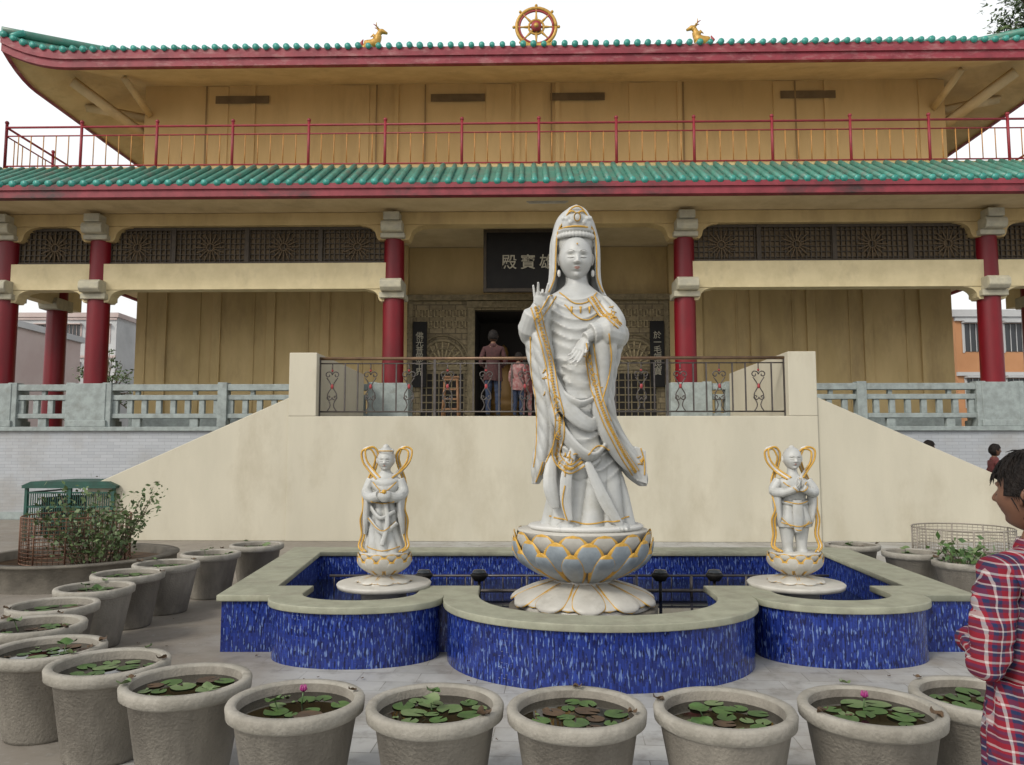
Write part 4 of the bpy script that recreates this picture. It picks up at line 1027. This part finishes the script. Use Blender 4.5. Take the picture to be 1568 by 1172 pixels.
def cage(name,c,r,z0,z1,mat,n=44,m=9):
    b=MB()
    for i in range(n+1):
        a=2*pi*i/n; b.tube([(c[0]+r*math.cos(a),c[1]+r*math.sin(a),z0),(c[0]+r*math.cos(a),c[1]+r*math.sin(a),z1)],.004 if i%6 else .012,4)
    for j in range(m+1):
        z=z0+(z1-z0)*j/m; b.tube([(c[0]+r*math.cos(2*pi*i/32),c[1]+r*math.sin(2*pi*i/32),z) for i in range(33)],.004 if j%m else .009,4)
    b.obj(name,mat)
def ringpl(c,r,h):
    b=MB(); b.lathe([(r,0),(r,h-.03),(r+.03,h-.02),(r+.03,h),(r-.12,h),(r-.12,h-.1),(0.001,h-.08)],(c[0],c[1],0),56,0,mis=[0,0,0,0,0,1])
    b.obj('round_planter',[M_conc2,M_dead])
ringpl((-5.45,9.9),1.13,.30); cage('wire_cage',(-5.55,10.0),.62,.22,.78,M_wire,60,12)
bush('garden_bush',(-5.1,9.65,.2),.62,.85,1500,M_tree,.075,44)
ringpl((5.9,9.9),1.0,.22); cage('wire_cage',(5.75,10.0),.58,.15,.62,M_wireg,60,12)
bush('garden_bush',(5.1,9.2,.15),.3,.22,260,M_leaf,.09,14)
bush('garden_bush',(4.62,8.0,.42),.22,.20,160,M_leaf,.09,10)

gb=empty('generator_shed')
b=MB(); x0,x1,y0,y1=-8.65,-7.1,13.9,15.2
b.box(x0-.06,x1+.06,y0-.06,y1+.06,.93,.97,0)
b.extr([(x0-.08,.972),(x1+.08,.972),(x1-.1,1.05),(x0+.1,1.05)],'y',y0-.06,y1+.06,0)
for x in (x0,(x0+x1)/2,x1):
    for y in (y0,y1): b.box(x-.025,x+.025,y-.025,y+.025,0,.93,0)
for z in (.1,.35,.6,.85):
    b.box(x0,x1,y0-.012,y0+.012,z-.015,z+.015,0); b.box(x1-.012,x1+.012,y0,y1,z-.015,z+.015,0); b.box(x0-.012,x0+.012,y0,y1,z-.015,z+.015,0)
for i in range(40):
    x=x0+(x1-x0)*i/39; b.box(x-.006,x+.006,y0-.008,y0+.008,.1,.85,0)
b.box(x0+.15,x1-.15,y0+.2,y1-.2,.08,.75,1)
b.obj('cage_and_generator',[M_greenmetal,M_dark],gb)
b=MB(); b.box(9.6,10.9,14.6,15.4,.0,.95,0); b.extr([(9.5,.95),(11.0,.95),(10.9,1.12),(9.6,1.12)],'y',14.5,15.5,0); b.obj('green_bin',[M_greenmetal],None,.02)

b=MB()
for i in range(60):
    if random.random()<.5: x=random.uniform(-3.2,-2.2)+random.gauss(0,.5); y=random.uniform(4.5,9.5)
    else: x=random.uniform(-2,3.4); y=random.choice([random.uniform(4.2,5.0),random.uniform(5.5,6.2)])
    d=min(math.hypot((x-.68)/1.25,(y-6.3)/1.1),9)
    if d<1 or (abs(x+1.23)<.75 and y>5.75) or (abs(x-2.59)<.75 and y>5.75): continue
    leafdisc(b,(x,y,.012),random.uniform(.006,.014),random.uniform(-.3,.3),random.uniform(0,6),0,.3)
b.obj('fallen_leaves',[M_dead])

# ------------------------------------------------------------------ people
def person(name,loc,heading,height,shirt,pants,skin,headturn=0,arms='down',hairlong=0,sleeve=1.0,bulk=1.0,lv=2):
    V=[];RD=[];E=[];TAG=[]
    def v(p,r,par=None,tag='s'):
        V.append(p);rr=r if hasattr(r,'__len__') else (r,r); RD.append((rr[0]*bulk,rr[1]*bulk) if tag in 'sf' else rr)
        if par is not None: E.append((par,len(V)-1)); TAG.append(tag)
        return len(V)-1
    pel=v((0,0,.93),(.15,.11))
    wa=v((0,.0,1.06),(.135,.10),pel,'s'); ch=v((0,.01,1.26),(.165,.115),wa,'s'); sh=v((0,.01,1.38),(.13,.09),ch,'s'); nk=v((0,.01,1.45),(.062,.06),sh,'k'); nt_=v((0,-.005,1.54),(.055,.055),nk,'k')
    hands=[]
    for s in (-1,1):
        a=v((s*.165,.01,1.375),(.068,.065),sh,'s')
        if arms=='down': el=(s*.25,.03,1.10); wr=(s*.24,-.07,.86); hd=(0,-.25,-1)
        elif arms=='bent': el=(s*.255,.05,1.09); wr=(s*.16,-.18,1.05); hd=(-s*.4,-1,.05)
        else: el=(s*.235,.02,1.09); wr=(s*.09,-.20,1.10+.03*s); hd=(-s*.9,-.35,.1)   # hands held in front of the waist
        m=v(((s*.165+el[0])/2+s*.008,(.01+el[1])/2,(1.375+el[2])/2),(.058,.056),a,'s')
        e=v(el,(.048,.048),m,'s'); mm=v(tuple(el[i]*.5+wr[i]*.5 for i in range(3)),(.044,.044),e,'f'); w=v(wr,(.033,.029),mm,'f'); hands.append((s,wr,hd))
        h=v((s*.085,0,.86),(.105,.10),pel,'p'); t=v((s*.09,-.005,.68),(.085,.085),h,'p'); kn=v((s*.095,-.01,.49),(.062,.064),t,'p'); cf=v((s*.098,.015,.32),(.058,.06),kn,'p'); an=v((s*.10,.02,.10),(.045,.048),cf,'p'); 
        ft=v((s*.105,-.06,.045),(.042,.035),an,'o'); v((s*.115,-.15,.032),(.04,.028),ft,'o')
    me=bpy.data.meshes.new('sk'); me.from_pydata(V,E,[]); me.update()
    o=bpy.data.objects.new('tmp',me); COL.objects.link(o)
    md=o.modifiers.new('s','SKIN'); md.use_smooth_shade=True
    sv=me.skin_vertices[0].data
    for i,r in enumerate(RD): sv[i].radius=r; sv[i].use_root=(i==0)
    sb=o.modifiers.new('b','SUBSURF'); sb.levels=lv; sb.render_levels=lv
    dg=bpy.context.evaluated_depsgraph_get(); dg.update()
    bm=bpy.data.meshes.new_from_object(o.evaluated_get(dg)); bpy.data.objects.remove(o)
    segs=[(Vector(V[a]),Vector(V[c]),t) for (a,c),t in zip(E,TAG)]
    def mif(p):
        best=9;tg='s'
        for a,c,t in segs:
            ab=c-a; q=max(0,min(1,(p-a).dot(ab)/ab.length_squared)); d=(p-a-ab*q).length
            if d<best: best=d;tg=t
        if tg=='k': return 2
        if tg=='p': return 1 if p.z<.90 else 0
        if tg=='o': return 3
        if tg=='f': return 0 if sleeve>.8 else 2
        return 0 if p.z>.84 else 1
    for vv in bm.vertices:
        p=vv.co
        if p.z<1.42: 
            k=noise.noise(Vector((p.x*9,p.y*9,p.z*13)))*.012+(abs(noise.noise(Vector((p.x*14+3,p.y*14,p.z*20))))-.2)*.018; vv.co=p+vv.normal*k
    b=MB(); add_mesh(b,bm,0,None,mif)
    for s,wr,hd in hands: 
        hand(b,wr,hd,(-s,0,0) if arms!='front' else (0,.2,-1),.18,(.25,.3,.35,.4),.25,-s,2)
        if sleeve>.8: 
            W=Vector(wr); D=Vector(hd).normalized(); b.tube([W-D*.05,W+D*.005],[.042,.044],14,0)
    def hem(u,v_):
        a=2*pi*u; prof=[(.165,.74),(.160,.86),(.152,.95),(.14,1.05)]; q=v_*3; i=min(2,int(q)); f_=q-i
        r=(prof[i][0]*(1-f_)+prof[i+1][0]*f_)*bulk; z=prof[i][1]*(1-f_)+prof[i+1][1]*f_
        r+=.010*(1-v_)*math.sin(a*7+1.3)+.006*math.sin(a*13+z*20)
        return (r*1.12*math.cos(a),r*.86*math.sin(a),z+.012*(1-v_)*math.sin(a*2))
    b.grid(hem,60,12,0,True,True)
    b.lathe([(.088,1.415),(.076,1.45),(.069,1.482),(.073,1.477),(.092,1.43)],(0,.005,0),24,0)
    Mh=Matrix.Translation((0,-.015,1.62))@Matrix.Rotation(headturn,4,'Z')@Matrix.Scale(.122,4)
    make_head(b,Mh,2,6,5,90 if lv>2 else 40,hair=.10,mh=4,long=hairlong)
    o=b.obj(name,[shirt,pants,skin,M_shoe,M_hair,M_ink,M_lips],loc=loc); s=height/1.745; o.scale=(s,s,s); o.rotation_euler=(0,0,heading)
    return o
person('man_in_plaid_shirt',(1.54,2.28,0),R(180+10),1.585,M_plaid,M_jeans,M_skin,R(24),'front',bulk=1.16,hairlong=.10,lv=3)
person('visitor_man',(-.36,14.7,2.21),R(180),1.68,M_maroon2,M_jeans,M_skin2,R(-10),'bent')
person('visitor_child',(.12,14.6,2.21),R(150),1.24,M_pink,M_jeans,M_skin,0,'down')
person('visitor_woman',(.28,15.2,2.21),R(190),1.25,M_maroon,M_pink,M_skin,0,'down',.4)
person('passerby_man',(8.85,16.5,0),R(90),1.80,M_jeans,M_grey,M_skin2,0,'down')
person('passerby_woman',(10.0,16.1,0),R(80),1.72,M_maroon,M_grey,M_skin2,0,'down',.3)
b=MB()
for s in (-1,1):
    b.tube([(-1.22+s*.16,15.2,2.21),(-1.22+s*.12,15.4,3.05)],.022,6); b.tube([(-1.22+s*.16,15.75,2.21),(-1.22+s*.12,15.45,3.05)],.022,6)
for k in range(4): b.box(-1.37,-1.07,15.22+k*.05,15.30+k*.05,2.40+k*.2,2.43+k*.2)
b.box(-1.38,-1.06,15.36,15.5,3.05,3.08); b.obj('step_ladder',M_wood)

# ------------------------------------------------------------------ background buildings and trees
def block(name,x0,x1,y0,y1,h,mat,fl,wn,roofm):
    e=empty(name); b=MB(); b.box(x0,x1,y0,y1,0,h,0); b.box(x0-.2,x1+.2,y0-.2,y1+.2,h,h+.35,1)
    for f in range(fl):
        z=1+f*h/fl
        b.box(x0-.05,x1+.05,y0-.12,y0-.004,z-1+h/fl-.2,z-1+h/fl-.02,1)
        for w in range(wn):
            x=x0+(x1-x0)*(w+.5)/wn
            b.box(x-.6,x+.6,y0-.02,y0-.003,z,z+1.4,2); b.box(x-.7,x+.7,y0-.35,y0-.005,z+1.42,z+1.5,1)
            for k in range(5): b.box(x-.6+k*.29,x-.57+k*.29,y0-.06,y0-.025,z,z+1.4,1)
            b.box(x-.68,x-.602,y0-.05,y0-.004,z-.06,z+1.41,1); b.box(x+.602,x+.68,y0-.05,y0-.004,z-.06,z+1.41,1)
    b.obj('walls_and_windows',[mat,roofm,M_glass],e)
M_bw=pmat('distant_white',(.50,.51,.52),(.4,.41,.42),.4,.8); M_bp=pmat('distant_pink',(.50,.42,.40),(.44,.35,.33),.4,.8); M_bo=pmat('distant_orange',(.50,.25,.12),(.42,.2,.09),.4,.8)
block('apartment_building',-34,-27,38,48,8.3,M_bp,3,4,M_bw); block('apartment_building',-26.5,-20,55,65,14.5,M_bw,5,4,M_bw)
block('apartment_building',-40,-31,60,70,12,M_bw,4,4,M_bp)
block('apartment_building',22,30,38,48,8.2,M_bo,3,4,M_bw)
def tree(name,base,th,cr,cc,n,sz=.16):
    b=MB(); base=Vector(base); cc=Vector(cc)
    b.tube(catmull([base,base+(cc-base)*.4+Vector((.3,0,0)),cc],6),[th*(1-.6*i/12) for i in range(13)],10,0)
    NB=34
    for i in range(NB):
        d=Vector((random.gauss(0,1),random.gauss(0,1),random.gauss(.1,.8))).normalized(); e=cc+Vector((d.x*cr[0],d.y*cr[1],d.z*cr[2]))*random.uniform(.6,1)
        s=base+(cc-base)*random.uniform(.6,1)
        P=catmull([s,(s+e)/2+Vector((0,0,.3)),e],5); b.tube(P,[th*.35*(1-.85*k/(len(P)-1)) for k in range(len(P))],6,0)
        for c in range(n//NB//14):
            q=Vector(P[random.randint(4,len(P)-1)])+Vector((random.gauss(0,.4),random.gauss(0,.4),random.gauss(0,.3)))
            dr=Vector((random.gauss(0,1),random.gauss(0,1),random.gauss(-.2,.5))).normalized()
            for k in range(14):
                p=q+dr*k*.05+Vector((random.gauss(0,.05),random.gauss(0,.05),random.gauss(0,.05))); dd=Vector((random.gauss(0,1),random.gauss(0,1),random.gauss(0,.6))).normalized(); ee=dd.orthogonal().normalized(); z=sz*random.uniform(.6,1.2)
                b.add([p,p+dd*z*.5+ee*z*.22,p+dd*z,p+dd*z*.5-ee*z*.22],[(0,1,2,3)],1 if random.random()<.75 else 2)
    b.obj(name,[M_bark,M_tree,M_leaf2])
tree('shade_tree',(21,25,0),.35,(3.4,3,2.7),(19.0,24,16.3),38000,.24)
tree('garden_tree',(-19,36,0),.15,(1.8,1.8,2.2),(-19,36,4.2),1600,.2)

# ------------------------------------------------------------------ camera, light, world
cam=bpy.data.cameras.new('Camera'); co=bpy.data.objects.new('Camera',cam); COL.objects.link(co)
cam.sensor_width=36; cam.lens=27.18; cam.clip_end=1000; cam.clip_start=.05
co.location=(0,0,1.6); co.rotation_euler=(R(90+5.02),0,0); scene.camera=co
el,az=R(40),R(222)
sd=Vector((math.sin(az)*math.cos(el),math.cos(az)*math.cos(el),math.sin(el)))
sl=bpy.data.lights.new('sun','SUN'); sl.energy=1.5; sl.angle=R(11); sl.color=(1,.93,.80); so=bpy.data.objects.new('sun',sl); COL.objects.link(so)
so.rotation_euler=sd.to_track_quat('Z','Y').to_euler()
w=bpy.data.worlds.new('World'); scene.world=w; w.use_nodes=True; nt=w.node_tree; bg=nt.nodes['Background']; L=nt.links
sk=nt.nodes.new('ShaderNodeTexSky'); sk.sky_type='NISHITA'; sk.sun_disc=False; sk.sun_elevation=el; sk.sun_rotation=az; sk.dust_density=6; sk.air_density=1.0; sk.ozone_density=1
hs=nt.nodes.new('ShaderNodeHueSaturation'); hs.inputs['Saturation'].default_value=.35; hs.inputs['Value'].default_value=.5; L.new(sk.outputs[0],hs.inputs['Color'])
tc=nt.nodes.new('ShaderNodeTexCoord'); sp=nt.nodes.new('ShaderNodeSeparateXYZ'); L.new(tc.outputs['Generated'],sp.inputs[0])
cr=nt.nodes.new('ShaderNodeValToRGB'); e=cr.color_ramp.elements
e[0].position=0; e[0].color=(.70,.69,.67,1); e[1].position=1; e[1].color=(.22,.225,.23,1)
q=e.new(.5); q.color=(.76,.77,.77,1); q=e.new(.75); q.color=(.34,.35,.36,1)
L.new(sp.outputs[2],cr.inputs[0])
sc=nt.nodes.new('ShaderNodeVectorMath'); sc.operation='SCALE'; sc.inputs['Scale'].default_value=10; L.new(cr.outputs[0],sc.inputs[0])
ad=nt.nodes.new('ShaderNodeMix'); ad.data_type='RGBA'; ad.blend_type='ADD'; ad.inputs[0].default_value=1; L.new(hs.outputs[0],ad.inputs[6]); L.new(sc.outputs[0],ad.inputs[7])
L.new(ad.outputs[2],bg.inputs[0]); bg.inputs[1].default_value=.12
scene.view_settings.view_transform='Standard'; scene.view_settings.look='None'; scene.view_settings.exposure=0
